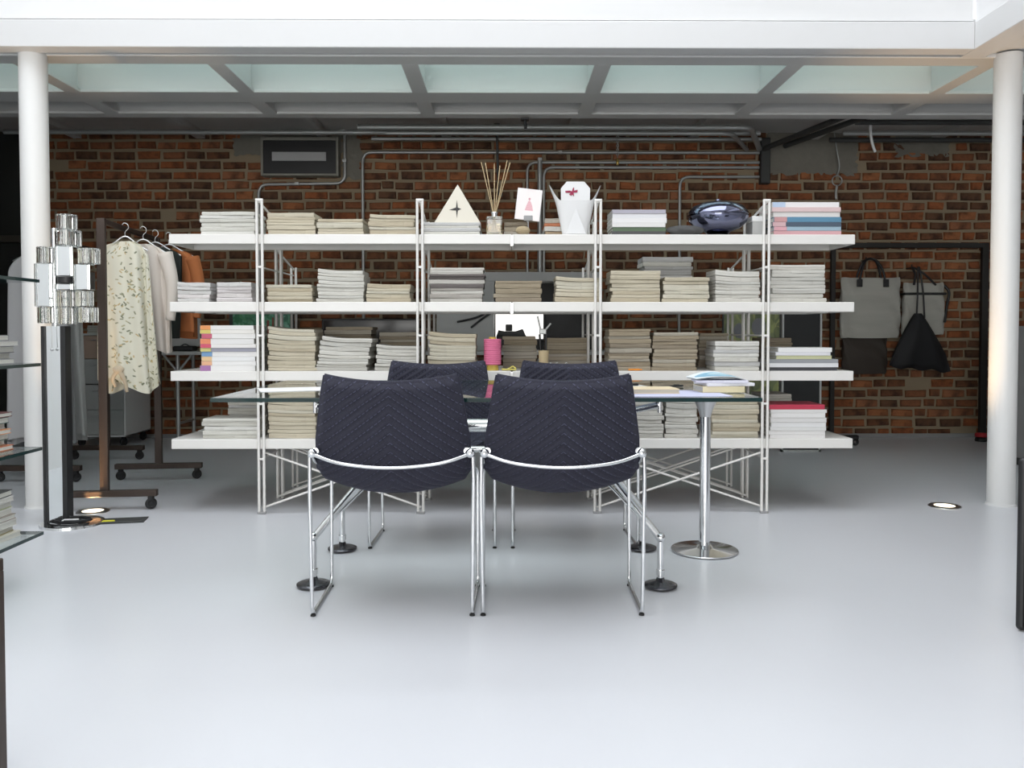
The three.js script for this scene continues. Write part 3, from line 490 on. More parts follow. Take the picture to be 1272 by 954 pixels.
{ // folded paper crown with a butterfly
  const t = thing('crown_vase', 'white folded paper crown vase with a red butterfly', 'ornament', [0.382, Y4, -4.585]);
  const prof = (u, y) => { const a = u * Math.PI * 2, w = 0.067 + 0.040 * Math.min(1, y / 0.19), d = 0.045 + 0.02 * Math.min(1, y / 0.19); return [w * Math.sign(Math.cos(a)) * Math.pow(Math.abs(Math.cos(a)), 0.7), d * Math.sign(Math.sin(a)) * Math.pow(Math.abs(Math.sin(a)), 0.7)]; };
  const H = (u) => { const c = Math.cos(u * Math.PI * 2); return 0.185 + 0.095 * Math.pow(Math.abs(c), 9); };
  const wall = (s) => grid(72, 16, (u, v) => { const y = v * H(u), [x, z] = prof(u, y), k = 1 - s * 0.02, out = y > 0.185 ? 1 + (y - 0.185) * 3.6 : 1; return [x * k * out, y, z * k]; });
  const inside = wall(1); inside.index.array.reverse(); inside.computeVertexNormals();
  const paper = std(lin(0.76, 0.76, 0.76), 0.7, { side: THREE.DoubleSide });
  part(t, 'body', [wall(0), inside, grid(2, 2, (u, v) => [(u - 0.5) * 0.13, 0.002, (0.5 - v) * 0.07])], paper);
  part(t, 'fold_panel', poly([[-0.055, 0.005], [0.055, 0.005], [0.0, 0.145]], 0.003).translate(0, 0, 0.067), paper);
  const back = part(t, 'tall_panel', poly([[-0.078, 0.16], [0.078, 0.16], [0.08, 0.255], [0.048, 0.292], [-0.048, 0.292], [-0.08, 0.255]], 0.004), paper); back.position.z = 0.035;
  part(back, 'butterfly', poly([[0, 0.244], [0.006, 0.262], [0.012, 0.266], [0.012, 0.248], [0.032, 0.252], [0.030, 0.238], [0.010, 0.236], [0.012, 0.216], [0.003, 0.226], [-0.004, 0.220], [-0.014, 0.226], [-0.008, 0.236], [-0.034, 0.236], [-0.036, 0.246], [-0.012, 0.248]], 0.002).translate(-0.02, -0.005, 0.003), colMat([0.30, 0.012, 0.06])); }
{ const t = thing('chrome_bowl', 'dark mirror-polished lidded bowl on the top shelf', 'bowl', [1.19, Y4, -4.66]);
  const dark = std(lin(0.20, 0.21, 0.30), 0.05, { metalness: 1 });
  part(t, 'bowl', lathe([[0, 0.012], [0.05, 0.012], [0.07, 0.03], [0.12, 0.05], [0.158, 0.085], [0.168, 0.115], [0.162, 0.125], [0.14, 0.125], [0, 0.118]], 64), dark);
  part(t, 'lid', lathe([[0.168, 0.122], [0.166, 0.14], [0.14, 0.172], [0.09, 0.192], [0.04, 0.2], [0, 0.201]], 64), dark); part(t, 'knob', lathe([[0, 0.198], [0.012, 0.2], [0.014, 0.212], [0, 0.217]], 20), dark); part(t, 'foot', lathe([[0.0, 0.001], [0.075, 0.001], [0.07, 0.01], [0.05, 0.014], [0, 0.016]], 40), dark); }
solo('grey_pouch', grid(32, 12, (u, v) => { const a = u * Math.PI * 2, r = Math.sin(Math.PI * v), k = 1 + 0.12 * Math.sin(a * 5 + v * 6); return [0.10 * r * k * Math.cos(a), 0.028 - 0.028 * Math.cos(Math.PI * v), -0.045 * r * k * Math.sin(a)]; }), std(lin(0.07, 0.07, 0.07), 0.8), 'crumpled dark pouch beside the mirror-polished bowl', 'pouch', [0.985, Y4 + 0.001, -4.57]);
{ const t = thing('small_box', 'small white lidded box beside the mirror-polished bowl', 'box', [1.405, Y4, -4.62]); part(t, 'base', rb(0.07, 0.085, 0.12, 0.004, 0, 0.0425, -0.05), M.paleGrey); part(t, 'lid', rb(0.074, 0.03, 0.124, 0.004, 0, 0.099, -0.05), M.white); }
{ const t = thing('yarn_spool', 'pink thread spool standing on second bookcase shelf', 'spool', [-0.072, Y2, -4.585]);
  part(t, 'core', [cy(0.03, 0.034, 0.03, 0, 0.016, 0, 28), cy(0.02, 0.02, 0.17, 0, 0.10, 0, 20)], colMat([0.65, 0.50, 0.10]), 'yellow core');
  const ring = []; for (let k = 0; k < 13; k++) ring.push(new THREE.TorusGeometry(0.042, 0.0068, 8, 32).rotateX(Math.PI / 2).translate(0, 0.038 + k * 0.0108, 0));
  part(t, 'thread', [...ring, cy(0.042, 0.042, 0.138, 0, 0.103, 0, 32)], colMat([0.72, 0.18, 0.32], 0.7)); }
solo('cord_loop', curveTube([[0, 0.006, 0], [0.03, 0.006, 0.02], [0.06, 0.02, 0], [0.075, 0.006, 0.03], [0.04, 0.006, 0.035], [0.0, 0.006, 0.04]], 0.005, 40), colMat([0.62, 0.55, 0.14], 0.7), 'short loop of yellow cord beside the pink spool', 'cord', [-0.02, Y2 + 0.001, -4.575]);
{ const t = thing('pliers', 'tall black pliers standing in beige cup', 'pliers', [0.212, Y2, -4.62]);
  part(t, 'cup', lathe([[0, 0.002], [0.022, 0.002], [0.025, 0.03], [0.03, 0.11], [0.027, 0.11], [0.022, 0.03], [0, 0.01]], 24), colMat([0.50, 0.40, 0.24], 0.7));
  part(t, 'handle', [rod([-0.012, 0.02, 0], [-0.022, 0.20, 0], 0.006), rod([0.012, 0.02, 0], [0.014, 0.20, 0], 0.006)], M.black); part(t, 'jaw', [rb(0.04, 0.03, 0.016, 0.005, -0.004, 0.215, 0), rod([-0.016, 0.22, 0], [-0.034, 0.30, 0], 0.005), rod([0.006, 0.22, 0], [0.04, 0.26, 0], 0.006)], M.galv); }
for (const [x, z, l] of [[0.285, -4.59, 'shiny metal bell between two other small bells'], [0.335, -4.57, 'shiny metal bell at the far end from the pliers cup'], [0.25, -4.57, 'shiny metal bell right beside the pliers cup']]) solo('bell', [new THREE.SphereGeometry(0.016, 16, 12).translate(0, 0.016, 0), new THREE.TorusGeometry(0.006, 0.0015, 6, 14).translate(0, 0.036, 0)], M.chrome, l, 'bell', [x, Y2 + 0.001, z], 0, 'small bells on the second shelf');
solo('marker', [rod([-0.03, 0.006, 0], [0.03, 0.006, 0], 0.0055), rod([0.03, 0.006, 0], [0.045, 0.006, 0], 0.0035)], colMat([0.8, 0.28, 0.03]), 'orange marker cap lying before brown magazine stack', 'marker', [0.70, Y2 + 0.001, -4.515], 0.1);

// ================================================================ mirrored floor lamp with crystal cylinders
{
  const t = thing('floor_lamp', 'mirrored floor lamp topped with stacked crystal glass blocks', 'lamp', [-2.305, 0, -4.27]);
  part(t, 'base', [cy(0.15, 0.152, 0.012, 0.07, 0.006, 0, 40)], M.chrome);
  const post = part(t, 'post', [rbb(-0.062, -0.046, 0.012, 1.02, -0.03, 0.03, 0.003), rbb(0.036, 0.062, 0.012, 1.02, -0.03, 0.03, 0.003), bb(-0.05, 0.05, 0.012, 1.02, -0.028, 0.012)], M.black);
  part(post, 'mirror', bb(-0.046, 0.036, 0.014, 1.02, 0.0122, 0.016), M.mirror, 'narrow mirror strip'); 
  part(t, 'stem', rod([0, 1.0, 0], [0, 1.52, 0], 0.012), M.chrome);
  const fluted = (x, y0, y1, r) => { const n = 48, pts = []; for (let i = 0; i < n; i++) { const a = i / n * Math.PI * 2, q = r * (1 - 0.06 * (i % 4 === 0)); pts.push([Math.cos(a) * q, Math.sin(a) * q]); } const s = new THREE.Shape(pts.map((p) => new THREE.Vector2(...p))), h = new THREE.Path(); h.absarc(0, 0, r * 0.45, 0, Math.PI * 2, true); s.holes.push(h); return new THREE.ExtrudeGeometry(s, { depth: y1 - y0 - 0.008, bevelEnabled: true, bevelSize: 0.003, bevelThickness: 0.004, bevelSegments: 1 }).rotateX(-Math.PI / 2).translate(x, y0 + 0.004, 0); };
  for (const [x, y0, y1, r] of [[0.065, 1.51, 1.588, 0.046], [0.07, 1.428, 1.508, 0.06], [-0.042, 1.34, 1.423, 0.043], [-0.042, 1.035, 1.118, 0.043], [0.175, 1.336, 1.416, 0.05], [0.168, 1.038, 1.116, 0.045], [0.062, 1.118, 1.20, 0.045], [0.15, 1.12, 1.20, 0.04], [0.06, 1.03, 1.116, 0.04]]) part(t, 'crystal_cylinder', fluted(x, y0, y1, r), M.crystal);
  for (const [x, y0, y1, w] of [[-0.042, 1.12, 1.338, 0.082], [0.062, 1.275, 1.426, 0.086], [0.062, 1.205, 1.235, 0.086], [0.152, 1.205, 1.334, 0.078]]) { const c = part(t, 'crystal_block', rbb(x - w / 2, x + w / 2, y0, y1, -0.03, 0.03, 0.004), M.mirror); part(c, 'facet', [rbb(x - w / 2 - 0.004, x - w / 2 + 0.008, y0, y1, 0.024, 0.036, 0.003), rbb(x + w / 2 - 0.012, x + w / 2 + 0.002, y0, y1, 0.024, 0.036, 0.003)], M.crystal); }
  part(t, 'joint', [cy(0.045, 0.045, 0.03, 0.062, 1.255, 0, 28), rod([-0.05, 1.22, -0.02], [0.18, 1.22, -0.02], 0.008)], M.black);
  part(t, 'pull_cord', [rod([0.0, 1.03, 0.04], [0.002, 0.9, 0.042], 0.002), new THREE.SphereGeometry(0.008, 10, 8).translate(0.002, 0.9, 0.042)], M.satin);
}
{ const q = []; for (let i = 0; i <= 120; i++) { const a = i / 120 * Math.PI * 6.5, r = 0.075 + 0.012 * Math.sin(a * 0.7); q.push(V(Math.cos(a) * r * 1.25, 0.006 + i * 0.0002, Math.sin(a) * r * 0.7)); } solo('cable_coil', ringTube(q, 0.0045, 7), M.black, 'coiled black cable on the mirrored lamp base', 'cable', [-2.215, 0.0125, -4.21]); }
{ const t = thing('power_block', 'white power block lying inside the cable coil', 'plug', [-2.21, 0.013, -4.20], 0.2); part(t, 'case', rb(0.075, 0.026, 0.05, 0.006, 0, 0.013, 0), M.white); part(t, 'pin', [rod([0.036, 0.013, -0.01], [0.055, 0.013, -0.01], 0.003), rod([0.036, 0.013, 0.01], [0.055, 0.013, 0.01], 0.003)], M.satin); }
solo('yellow_tag', rb(0.06, 0.012, 0.025, 0.003, 0, 0.006, 0), colMat([0.75, 0.70, 0.04]), 'bright yellow tag on floor beside the lamp base', 'tag', [-2.06, 0.001, -4.29], 0.1);
solo('cable_tray', [rbb(-0.13, 0.13, 0, 0.006, -0.06, 0.06, 0.002), rbb(-0.13, 0.13, 0, 0.012, 0.055, 0.06, 0.002)], M.darkGrey, 'dark flat plate on floor beside the lamp base', 'plate', [-2.02, 0.0, -4.33], 0.2);

// ================================================================ clothes racks
function rackFrame(t, L, w, h) {
  for (const z of [0, -L]) {
    part(t, 'post', rb(0.046, h - 0.08, 0.028, 0.004, 0, 0.08 + (h - 0.08) / 2, z), M.rack);
    const b = part(t, 'foot_bar', rb(w, 0.036, 0.04, 0.005, 0, 0.092, z), M.rack);
    for (const s of [-1, 1]) { const x = s * (w / 2 - 0.035); part(b, 'castor', [new THREE.TorusGeometry(0.021, 0.011, 10, 22).rotateY(0.5).translate(x, 0.032, z), cy(0.017, 0.017, 0.012, 0, 0, 0, 16).rotateX(Math.PI / 2).rotateY(0.5).translate(x, 0.032, z), rb(0.03, 0.022, 0.03, 0.005, x, 0.064, z)], M.rubber); }
  }
  part(t, 'rail', rb(0.028, 0.028, L, 0.004, 0, h - 0.014, -L / 2), M.rack);
}
function garment(t, { name = 'cloth', h, wTop, wBot, d = 0.05, folds = 5, amp = 0.02, mat, hem = 0, ph = 0, drop = 0.03, skew = 0 }) {
  const sheet = (s) => grid(64, 40, (u, v) => { const a = u * Math.PI * 2, sh = Math.min(1, v / 0.10), w = (0.09 + (wTop - 0.09) * Math.sqrt(sh)) * (1 - v) + (v > 0 ? wBot * v : 0) * 1, k = v * v, x = Math.cos(a) * w / 2 * (1 - s) + skew * k, z = Math.sin(a) * (d / 2 + 0.02 * v) * (1 - s * 3);
    const f = amp * (0.25 + 0.75 * v) * Math.sin(a * folds + ph + 2.2 * v) + amp * 0.5 * Math.sin(x * 40 + ph); return [x + f * 0.45 * Math.cos(a), -drop - v * h - hem * k * Math.sin(a * 2 + ph), z + f * Math.sign(Math.sin(a) || 1) * 0.8, u * 1.2, v * h * 1.6]; });
  return part(t, name, sheet(0), mat);
}
function hanger(t, w = 0.4) { return part(t, 'hanger', [curveTube([[0, -0.04, 0], [0, -0.015, 0], [0.018, 0.008, 0], [0.012, 0.03, 0], [-0.006, 0.036, 0], [-0.016, 0.024, 0]], 0.0022, 20, 6), curveTube([[-w / 2, -0.12, 0], [-w / 4, -0.08, 0], [0, -0.04, 0], [w / 4, -0.08, 0], [w / 2, -0.12, 0]], 0.005, 20, 8)], M.satin); }
const tLace = canvasTex(256, 256, (c, w, h) => { c.fillStyle = '#e9e6d4'; c.fillRect(0, 0, w, h); const keep = seed; seed = 99; for (let i = 0; i < 420; i++) { const x = rnd() * w, y = rnd() * h; c.fillStyle = ['#8d8f70', '#b7b08a', '#73785e', '#c9b07a'][i % 4]; c.save(); c.translate(x, y); c.rotate(rnd() * 6); c.fillRect(-3, -1, 5 + rnd() * 3, 2.4); c.restore(); } seed = keep; });
const fab = (c, more = {}) => std(lin(...c), 0.9, { side: THREE.DoubleSide, ...more });
const RZ = -4.60, RX = -2.225;
{ const t = thing('clothes_rack', 'dark brown steel clothes rack on castors beside the mirrored lamp', 'rack', [RX, 0, RZ], 0.10); rackFrame(t, 0.95, 0.56, 1.615); }
const onRail = (k) => [RX - Math.sin(0.10) * k * 1.0, 1.578, RZ - Math.cos(0.10) * k];
{ const t = thing('dress', 'long cream patterned dress at the front of the clothes rack', 'dress', [...onRail(0.20)], 0.25); t.position.x += 0.06; hanger(t, 0.24); garment(t, { h: 0.83, wTop: 0.25, wBot: 0.30, folds: 7, amp: 0.034, mat: fab([0.92, 0.92, 0.92], { map: tLace }), hem: 0.045, drop: 0.07, skew: 0.01 });
  part(t, 'tie', [new THREE.SphereGeometry(0.026, 14, 10).scale(1.2, 0.8, 0.8).translate(-0.03, -0.80, 0.085), curveTube([[-0.03, -0.80, 0.085], [-0.06, -0.85, 0.075], [-0.05, -0.90, 0.06]], (u) => 0.014 - 0.006 * u, 12), curveTube([[-0.03, -0.80, 0.085], [0.0, -0.86, 0.08], [0.01, -0.93, 0.06]], (u) => 0.014 - 0.006 * u, 12)], fab([0.62, 0.52, 0.38]), 'tan knotted tie'); }
{ const t = thing('blouse', 'pale pink blouse hanging behind the cream dress', 'blouse', [...onRail(0.36)], 0.2); t.position.x += 0.11; hanger(t, 0.26); garment(t, { h: 0.62, wTop: 0.26, wBot: 0.28, folds: 6, amp: 0.03, hem: 0.03, mat: fab([0.72, 0.66, 0.60]), ph: 1, drop: 0.07 });
  for (const s of [-1, 1]) part(t, 'sleeve', curveTube([[s * 0.12, -0.12, 0], [s * 0.16, -0.3, 0.01], [s * 0.15, -0.52, 0.02]], (u) => 0.045 - 0.018 * u, 16, 12), fab([0.72, 0.66, 0.60])); }
{ const t = thing('coat', 'black coat between pink blouse and orange jacket', 'coat', [...onRail(0.52)], 0.1); t.position.x += 0.13; hanger(t, 0.30); garment(t, { h: 0.56, wTop: 0.30, wBot: 0.27, folds: 4, amp: 0.018, mat: fab([0.02, 0.025, 0.022]), ph: 2, drop: 0.07 }); }
{ const t = thing('jacket', 'orange jacket hanging farther along the clothes rack', 'jacket', [...onRail(0.66)], 0.05); t.position.x += 0.17; hanger(t, 0.32); garment(t, { h: 0.54, wTop: 0.31, wBot: 0.33, folds: 6, amp: 0.03, hem: 0.025, mat: fab([0.42, 0.14, 0.045]), ph: 3, drop: 0.07 });
  for (const s of [-1, 1]) part(t, 'sleeve', curveTube([[s * 0.14, -0.12, 0], [s * 0.18, -0.3, 0.0], [s * 0.165, -0.5, 0.01]], (u) => 0.05 - 0.02 * u, 16, 12), fab([0.42, 0.14, 0.045])); }
{ const t = thing('clothes_rack', 'dark clothes rack partly hidden behind the white column', 'rack', [-3.08, 0, -5.46], 0.0); rackFrame(t, 0.95, 0.57, 1.615); }
for (const [k, c, l] of [[0.1, [0.42, 0.42, 0.43], 'long grey dress on the rack behind white column'], [0.3, [0.60, 0.60, 0.58], 'long pale dress on the rack behind white column']]) { const t = thing('dress', l, 'dress', [-3.12, 1.578, -5.46 - k], 0.1); hanger(t, 0.3); garment(t, { h: 1.25, wTop: 0.34, wBot: 0.42, folds: 7, amp: 0.03, mat: fab(c), ph: k * 9, drop: 0.07, hem: 0.03 }); }

// ================================================================ glass shelving with books, by the partition
{
  const t = thing('glass_shelving', 'clear glass shelving unit on chrome posts filled with books', 'shelving', [0, 0, 0]);
  const x0 = -2.62, x1 = -1.845, z1 = -3.30, z0 = -2.35;
  for (const y of [0.197, 0.535, 0.869, 1.199]) { const s = part(t, 'glass_shelf', bb(x0, x1, y - 0.012, y, z1, z0), M.pane); part(s, 'edge', [bb(x1, x1 + 0.003, y - 0.012, y + 0.0004, z1, z0), bb(x0, x1, y - 0.012, y + 0.0004, z1 - 0.003, z1), bb(x0, x1, y - 0.012, y + 0.0004, z0, z0 + 0.003)], M.glassEdge, 'dark green polished edge'); }
  for (const [x, z] of [[-2.22, -3.22], [-2.56, -3.22], [-2.22, -2.43], [-2.56, -2.43]]) part(t, 'post', [rod([x, 0, z], [x, 1.7, z], 0.012, 12), cy(0.02, 0.022, 0.01, x, 0.005, z, 16)], M.chrome);
}
const sideCols = { 0: [[0.6, 0.58, 0.5], [0.5, 0.42, 0.2], [0.72, 0.70, 0.66], [0.30, 0.26, 0.22], [0.70, 0.69, 0.66], [0.44, 0.5, 0.24], [0.62, 0.60, 0.58], [0.05, 0.05, 0.05]], 1: [[0.55, 0.18, 0.08], [0.62, 0.52, 0.42], [0.05, 0.08, 0.06], [0.65, 0.28, 0.12], [0.6, 0.62, 0.66], [0.04, 0.10, 0.09], [0.14, 0.04, 0.04]], 2: [[0.30, 0.30, 0.30], [0.4, 0.39, 0.38], [0.20, 0.20, 0.21], [0.44, 0.43, 0.42], [0.16, 0.16, 0.17]] };
for (const [k, y, w, H] of [[0, 0.197, 0.20, 0.185], [1, 0.535, 0.20, 0.15], [2, 0.869, 0.22, 0.115]]) {
  let yy = y + 0.001; const L = sideCols[k];
  L.forEach((c, i) => { const h = H / L.length * (0.85 + 0.3 * ((i * 7) % 3) / 2); bookAt(-2.02 - (k === 1 ? 0.02 : 0) + rr(-0.012, 0.012), yy, -2.98 + rr(-0.01, 0.01), w, h * 0.97, 0.26, [c], `${hue([c])} book, ${ORD[i]} from bottom, on the ${['lowest', 'second', 'third'][k]} glass shelf`, `books on the ${['lowest', 'second', 'third'][k]} glass shelf`, 0.04 * ((i * 5) % 3 - 1)); yy += h; });
}

// ================================================================ behind the bookcase: desk, cabinet, screens, pictures
{ const t = thing('work_desk', 'long grey work desk on trestle legs by the brick wall', 'desk', [0, 0, 0]);
  part(t, 'top', rbb(-3.05, 1.2, 0.79, 0.82, -7.60, -6.98, 0.004), M.paleGrey);
  for (const x of [-2.80, -1.3, 0.2, 1.05]) part(t, 'trestle', [rod([x, 0.01, -7.45], [x, 0.79, -7.45], 0.016), rod([x, 0.01, -7.1], [x, 0.79, -7.1], 0.016), rod([x - 0.12, 0.79, -7.1], [x, 0.64, -7.1], 0.010), rod([x + 0.12, 0.79, -7.1], [x, 0.64, -7.1], 0.010), rod([x, 0.2, -7.1], [x, 0.2, -7.45], 0.012)], M.galv); }
{ const t = thing('monitor', 'silver computer display turned away, small emblem on its back', 'monitor', [-2.80, 0.82, -7.22], 0.0);
  part(t, 'panel', rb(0.31, 0.245, 0.025, 0.008, 0, 0.16, 0), M.paleGrey); part(t, 'stand', [rb(0.12, 0.006, 0.10, 0.002, 0, 0.003, 0), rb(0.05, 0.06, 0.012, 0.003, 0, 0.032, 0)], M.paleGrey); part(t, 'emblem', [new THREE.CircleGeometry(0.012, 20).translate(0.03, 0.165, 0.0132), new THREE.CircleGeometry(0.006, 14).translate(0.03, 0.19, 0.0132), bx(0.035, 0.004, 0.001, 0.03, 0.13, 0.0128)], M.white); }
solo('black_case', [rb(0.17, 0.045, 0.12, 0.015, 0, 0.023, 0), curveTube([[-0.04, 0.042, 0], [0, 0.06, 0], [0.04, 0.042, 0]], 0.005, 12)], M.black, 'small black case in front of the silver display', 'case', [-2.72, 0.8205, -7.06]);
const tGreen = canvasTex(256, 160, (c, w, h) => { c.fillStyle = '#4d8f70'; c.fillRect(0, 0, w, h); const keep = seed; seed = 31; for (let i = 0; i < 260; i++) { c.fillStyle = ['#6fb08e', '#2f7a4c', '#8cc3ae', '#3c6b57', '#57a06e'][i % 5]; c.globalAlpha = 0.6; c.beginPath(); c.ellipse(rnd() * w, rnd() * h, 4 + rnd() * 18, 3 + rnd() * 10, rnd() * 3, 0, 7); c.fill(); } c.globalAlpha = 1; c.fillStyle = '#8a4a3c'; c.fillRect(150, 50, 10, 90); c.fillRect(172, 40, 8, 100); seed = keep; });
const tPlant = canvasTex(192, 256, (c, w, h) => { c.fillStyle = '#8f9468'; c.fillRect(0, 0, w, h); const keep = seed; seed = 41; for (let i = 0; i < 160; i++) { c.fillStyle = ['#59664a', '#b0b273', '#767f5c', '#a1a86a', '#4a5540'][i % 5]; c.globalAlpha = 0.55; c.beginPath(); c.ellipse(rnd() * w, rnd() * h, 4 + rnd() * 12, 8 + rnd() * 24, rnd() - 0.5, 0, 7); c.fill(); } c.globalAlpha = 1; c.fillStyle = '#77777c'; for (const [x, y, r] of [[55, 70, 20], [120, 60, 24], [150, 100, 16]]) { c.beginPath(); c.ellipse(x, y, r, r * 1.1, 0, 0, 7); c.fill(); } c.fillStyle = '#b98f83'; c.beginPath(); c.ellipse(30, 110, 22, 14, 0, 0, 7); c.fill(); seed = keep; });
function picture(name, label, x0, x1, y0, y1, z, mat, frameMat, fw = 0.02) {
  const t = thing(name, label, 'picture', [(x0 + x1) / 2, y0, z]), w = x1 - x0, h = y1 - y0;
  part(t, 'print', bx(w - fw, h - fw, 0.008, 0, h / 2, 0), mat);
  part(t, 'frame', [bx(w, fw, 0.024, 0, fw / 2, 0), bx(w, fw, 0.024, 0, h - fw / 2, 0), bx(fw, h, 0.024, -w / 2 + fw / 2, h / 2, 0), bx(fw, h, 0.024, w / 2 - fw / 2, h / 2, 0)], frameMat);
}
picture('framed_picture', 'framed leafy green picture standing on the work desk', -2.42, -1.86, 0.82, 1.215, -7.30, std(0xffffff, 0.5, { map: tGreen }), M.darkGrey, 0.028);
picture('framed_picture', 'olive botanical picture leaning behind the bookcase', 1.78, 2.26, 0.46, 1.2, -6.8, std(0xffffff, 0.6, { map: tPlant }), M.darkGrey, 0.012);
picture('display_board', 'tall black board with thin grey edge behind the bookcase', 2.262, 2.59, 0.0, 1.19, -6.78, std(lin(0.012, 0.013, 0.014), 0.6), M.galv, 0.016);
function screen(label, x0, x1, y0, y1, z, mat) { const t = thing('monitor', label, 'monitor', [(x0 + x1) / 2, 0.82, z]), w = x1 - x0, h = y1 - y0; part(t, 'casing', rb(w, h, 0.04, 0.008, 0, y0 - 0.82 + h / 2, 0), M.black); part(t, 'screen', rb(w - 0.03, h - 0.03, 0.004, 0.001, 0, y0 - 0.82 + h / 2, 0.0205), mat); part(t, 'stand', [rb(0.2, 0.01, 0.16, 0.004, 0, 0.005, 0), rb(0.06, y0 - 0.82 + 0.06, 0.03, 0.004, 0, (y0 - 0.82 + 0.06) / 2, -0.02)], M.black); return t; }
screen('wide black switched-off screen behind magazine stacks', -1.60, -0.76, 0.88, 1.10, -7.25, M.blackGloss);
{ const t = thing('open_cabinet', 'grey cabinet with open dark front holding a lit screen', 'cabinet', [0, 0.82, -7.55]);
  part(t, 'top', rbb(-0.60, 0.84, 0.605, 0.685, -0.12, 0.34, 0.004), M.paleGrey); part(t, 'side', rbb(-0.60, -0.10, 0, 0.605, -0.12, 0.34, 0.004), M.paleGrey); part(t, 'side', rbb(0.80, 0.84, 0, 0.605, -0.12, 0.34, 0.004), M.paleGrey); part(t, 'back', bb(-0.10, 0.80, 0, 0.605, -0.12, -0.10), M.black); }
{ const t = thing('monitor', 'small bright white screen inside the grey cabinet', 'monitor', [0.125, 0.82, -7.50]);
  part(t, 'casing', rb(0.46, 0.30, 0.03, 0.006, 0, 0.23, 0), M.black); part(t, 'screen', rb(0.43, 0.27, 0.004, 0.001, 0, 0.235, 0.0155), std(lin(0.9, 0.9, 0.9), 0.4, { emissive: lin(1, 0.97, 0.92), emissiveIntensity: 1.1 }), 'bright white screen'); part(t, 'stand', [rb(0.18, 0.01, 0.12, 0.003, 0, 0.005, 0), rb(0.05, 0.1, 0.02, 0.003, 0, 0.055, -0.01)], M.black);
  const l = new THREE.RectAreaLight(lin(1, 0.97, 0.92), 0.8, 0.43, 0.27); l.position.set(0.125, 1.055, -7.478); l.lookAt(0.125, 1.055, 0); scene.add(l); }
solo('black_case', [rb(0.26, 0.14, 0.12, 0.02, 0, 0.07, 0), poly([[-0.13, 0.12], [0.13, 0.12], [0.10, 0.185], [0.04, 0.165], [-0.06, 0.165], [-0.11, 0.175]], 0.10, 0.004).translate(0, 0, 0.05), rb(0.06, 0.06, 0.05, 0.008, -0.02, 0.20, 0)], M.black, 'black camera case in front of the bright screen', 'case', [0.05, 0.8205, -7.38]);
for (const [a, b, c, l] of [[[-0.42, 1.07], [-0.25, 1.11], [-0.13, 1.17], 'upper black cable slung over the grey cabinet side'], [[-0.30, 1.02], [-0.2, 1.10], [-0.12, 1.15], 'lower black cable slung over the grey cabinet side']]) solo('cable', curveTube([[a[0], a[1], 0], [b[0], b[1], 0.004], [c[0], c[1], 0]], 0.009, 16), M.black, l, 'cable', [0, 0, -7.198]);
{ const t = thing('drawer_cabinet', 'pale grey drawer cabinet on castors by the brick wall', 'cabinet', [-3.475, 0, -7.1]);
  part(t, 'body', [rbb(-0.225, 0.225, 0.085, 0.10, -0.5, 0, 0.003), rbb(-0.225, 0.225, 0.955, 0.97, -0.5, 0, 0.003), rbb(-0.225, -0.21, 0.085, 0.97, -0.5, 0, 0.003), rbb(0.21, 0.225, 0.085, 0.97, -0.5, 0, 0.003), bb(-0.21, 0.21, 0.1, 0.955, -0.5, -0.49)], M.white);
  [0.105, 0.32, 0.54, 0.755].forEach((y, i) => { const d = part(t, 'drawer', rbb(-0.206, 0.206, y, y + (i === 3 ? 0.195 : 0.21), -0.45, -0.006, 0.003), i === 3 ? colMat([0.5, 0.36, 0.28]) : M.paleGrey, i === 3 ? 'peach drawer front' : undefined); part(d, 'handle', rb(0.12, 0.008, 0.012, 0.003, 0, y + 0.16, -0.002), M.satin); });
  for (const [x, z] of [[-0.18, -0.06], [0.18, -0.06], [-0.18, -0.44], [0.18, -0.44]]) part(t, 'castor', [new THREE.TorusGeometry(0.024, 0.013, 10, 20).rotateY(1.1).translate(x, 0.037, z), cy(0.02, 0.02, 0.014, 0, 0, 0, 14).rotateX(Math.PI / 2).rotateY(1.1).translate(x, 0.037, z), rb(0.03, 0.025, 0.03, 0.004, x, 0.074, z)], M.rubber); }
solo('paper_stack', [0, 1, 2, 3].map((i) => rb(0.29, 0.016, 0.21, 0.003, 0.004 * (i % 2), 0.009 + i * 0.0172, 0)), palMat.W[1], 'small white paper stack on the drawer cabinet', 'paper', [-3.45, 0.971, -7.25], 0.1);

// bags on wall hooks inside a thin dark wall frame
{ const t = thing('wall_frame', 'thin dark steel frame against the brick wall', 'frame', [0, 0, -7.64]); const m = std(lin(0.02, 0.018, 0.016), 0.6);
  part(t, 'upright', rbb(2.99, 3.03, 0, 1.80, 0, 0.04, 0.004), m); part(t, 'upright', rbb(4.38, 4.44, 0, 1.80, 0, 0.04, 0.004), m); part(t, 'rail', rbb(3.03, 4.38, 1.755, 1.80, 0, 0.04, 0.004), m);
  for (const [x, y] of [[3.30, 1.64], [3.72, 1.57]]) part(t, 'hook', [rod([x, y, -0.05], [x, y, 0.05], 0.006), rod([x, y, 0.05], [x, y + 0.03, 0.055], 0.006)], m); }
function softBag(w, h, d, taper, mat) { return grid(48, 24, (u, v) => { const a = u * Math.PI * 2, c = Math.cos(a), s = Math.sin(a), b = Math.sin(Math.PI * Math.min(1, v * 0.9 + 0.05)), ww = w / 2 * (taper + (1 - taper) * v) * (v > 0.93 ? 1 - (v - 0.93) * 0.9 : 1), dd = d / 2 * (0.25 + 0.75 * b); return [Math.sign(c) * Math.pow(Math.abs(c), 0.45) * ww + 0.004 * Math.sin(v * 20 + a), -v * h + 0.004 * Math.sin(a * 3), Math.sign(s) * Math.pow(Math.abs(s), 0.7) * dd + 0.006 * Math.sin(u * 37 + v * 11)]; }); }
const canvasMat = std(lin(0.50, 0.49, 0.44), 0.95, { side: THREE.DoubleSide, map: tFine });
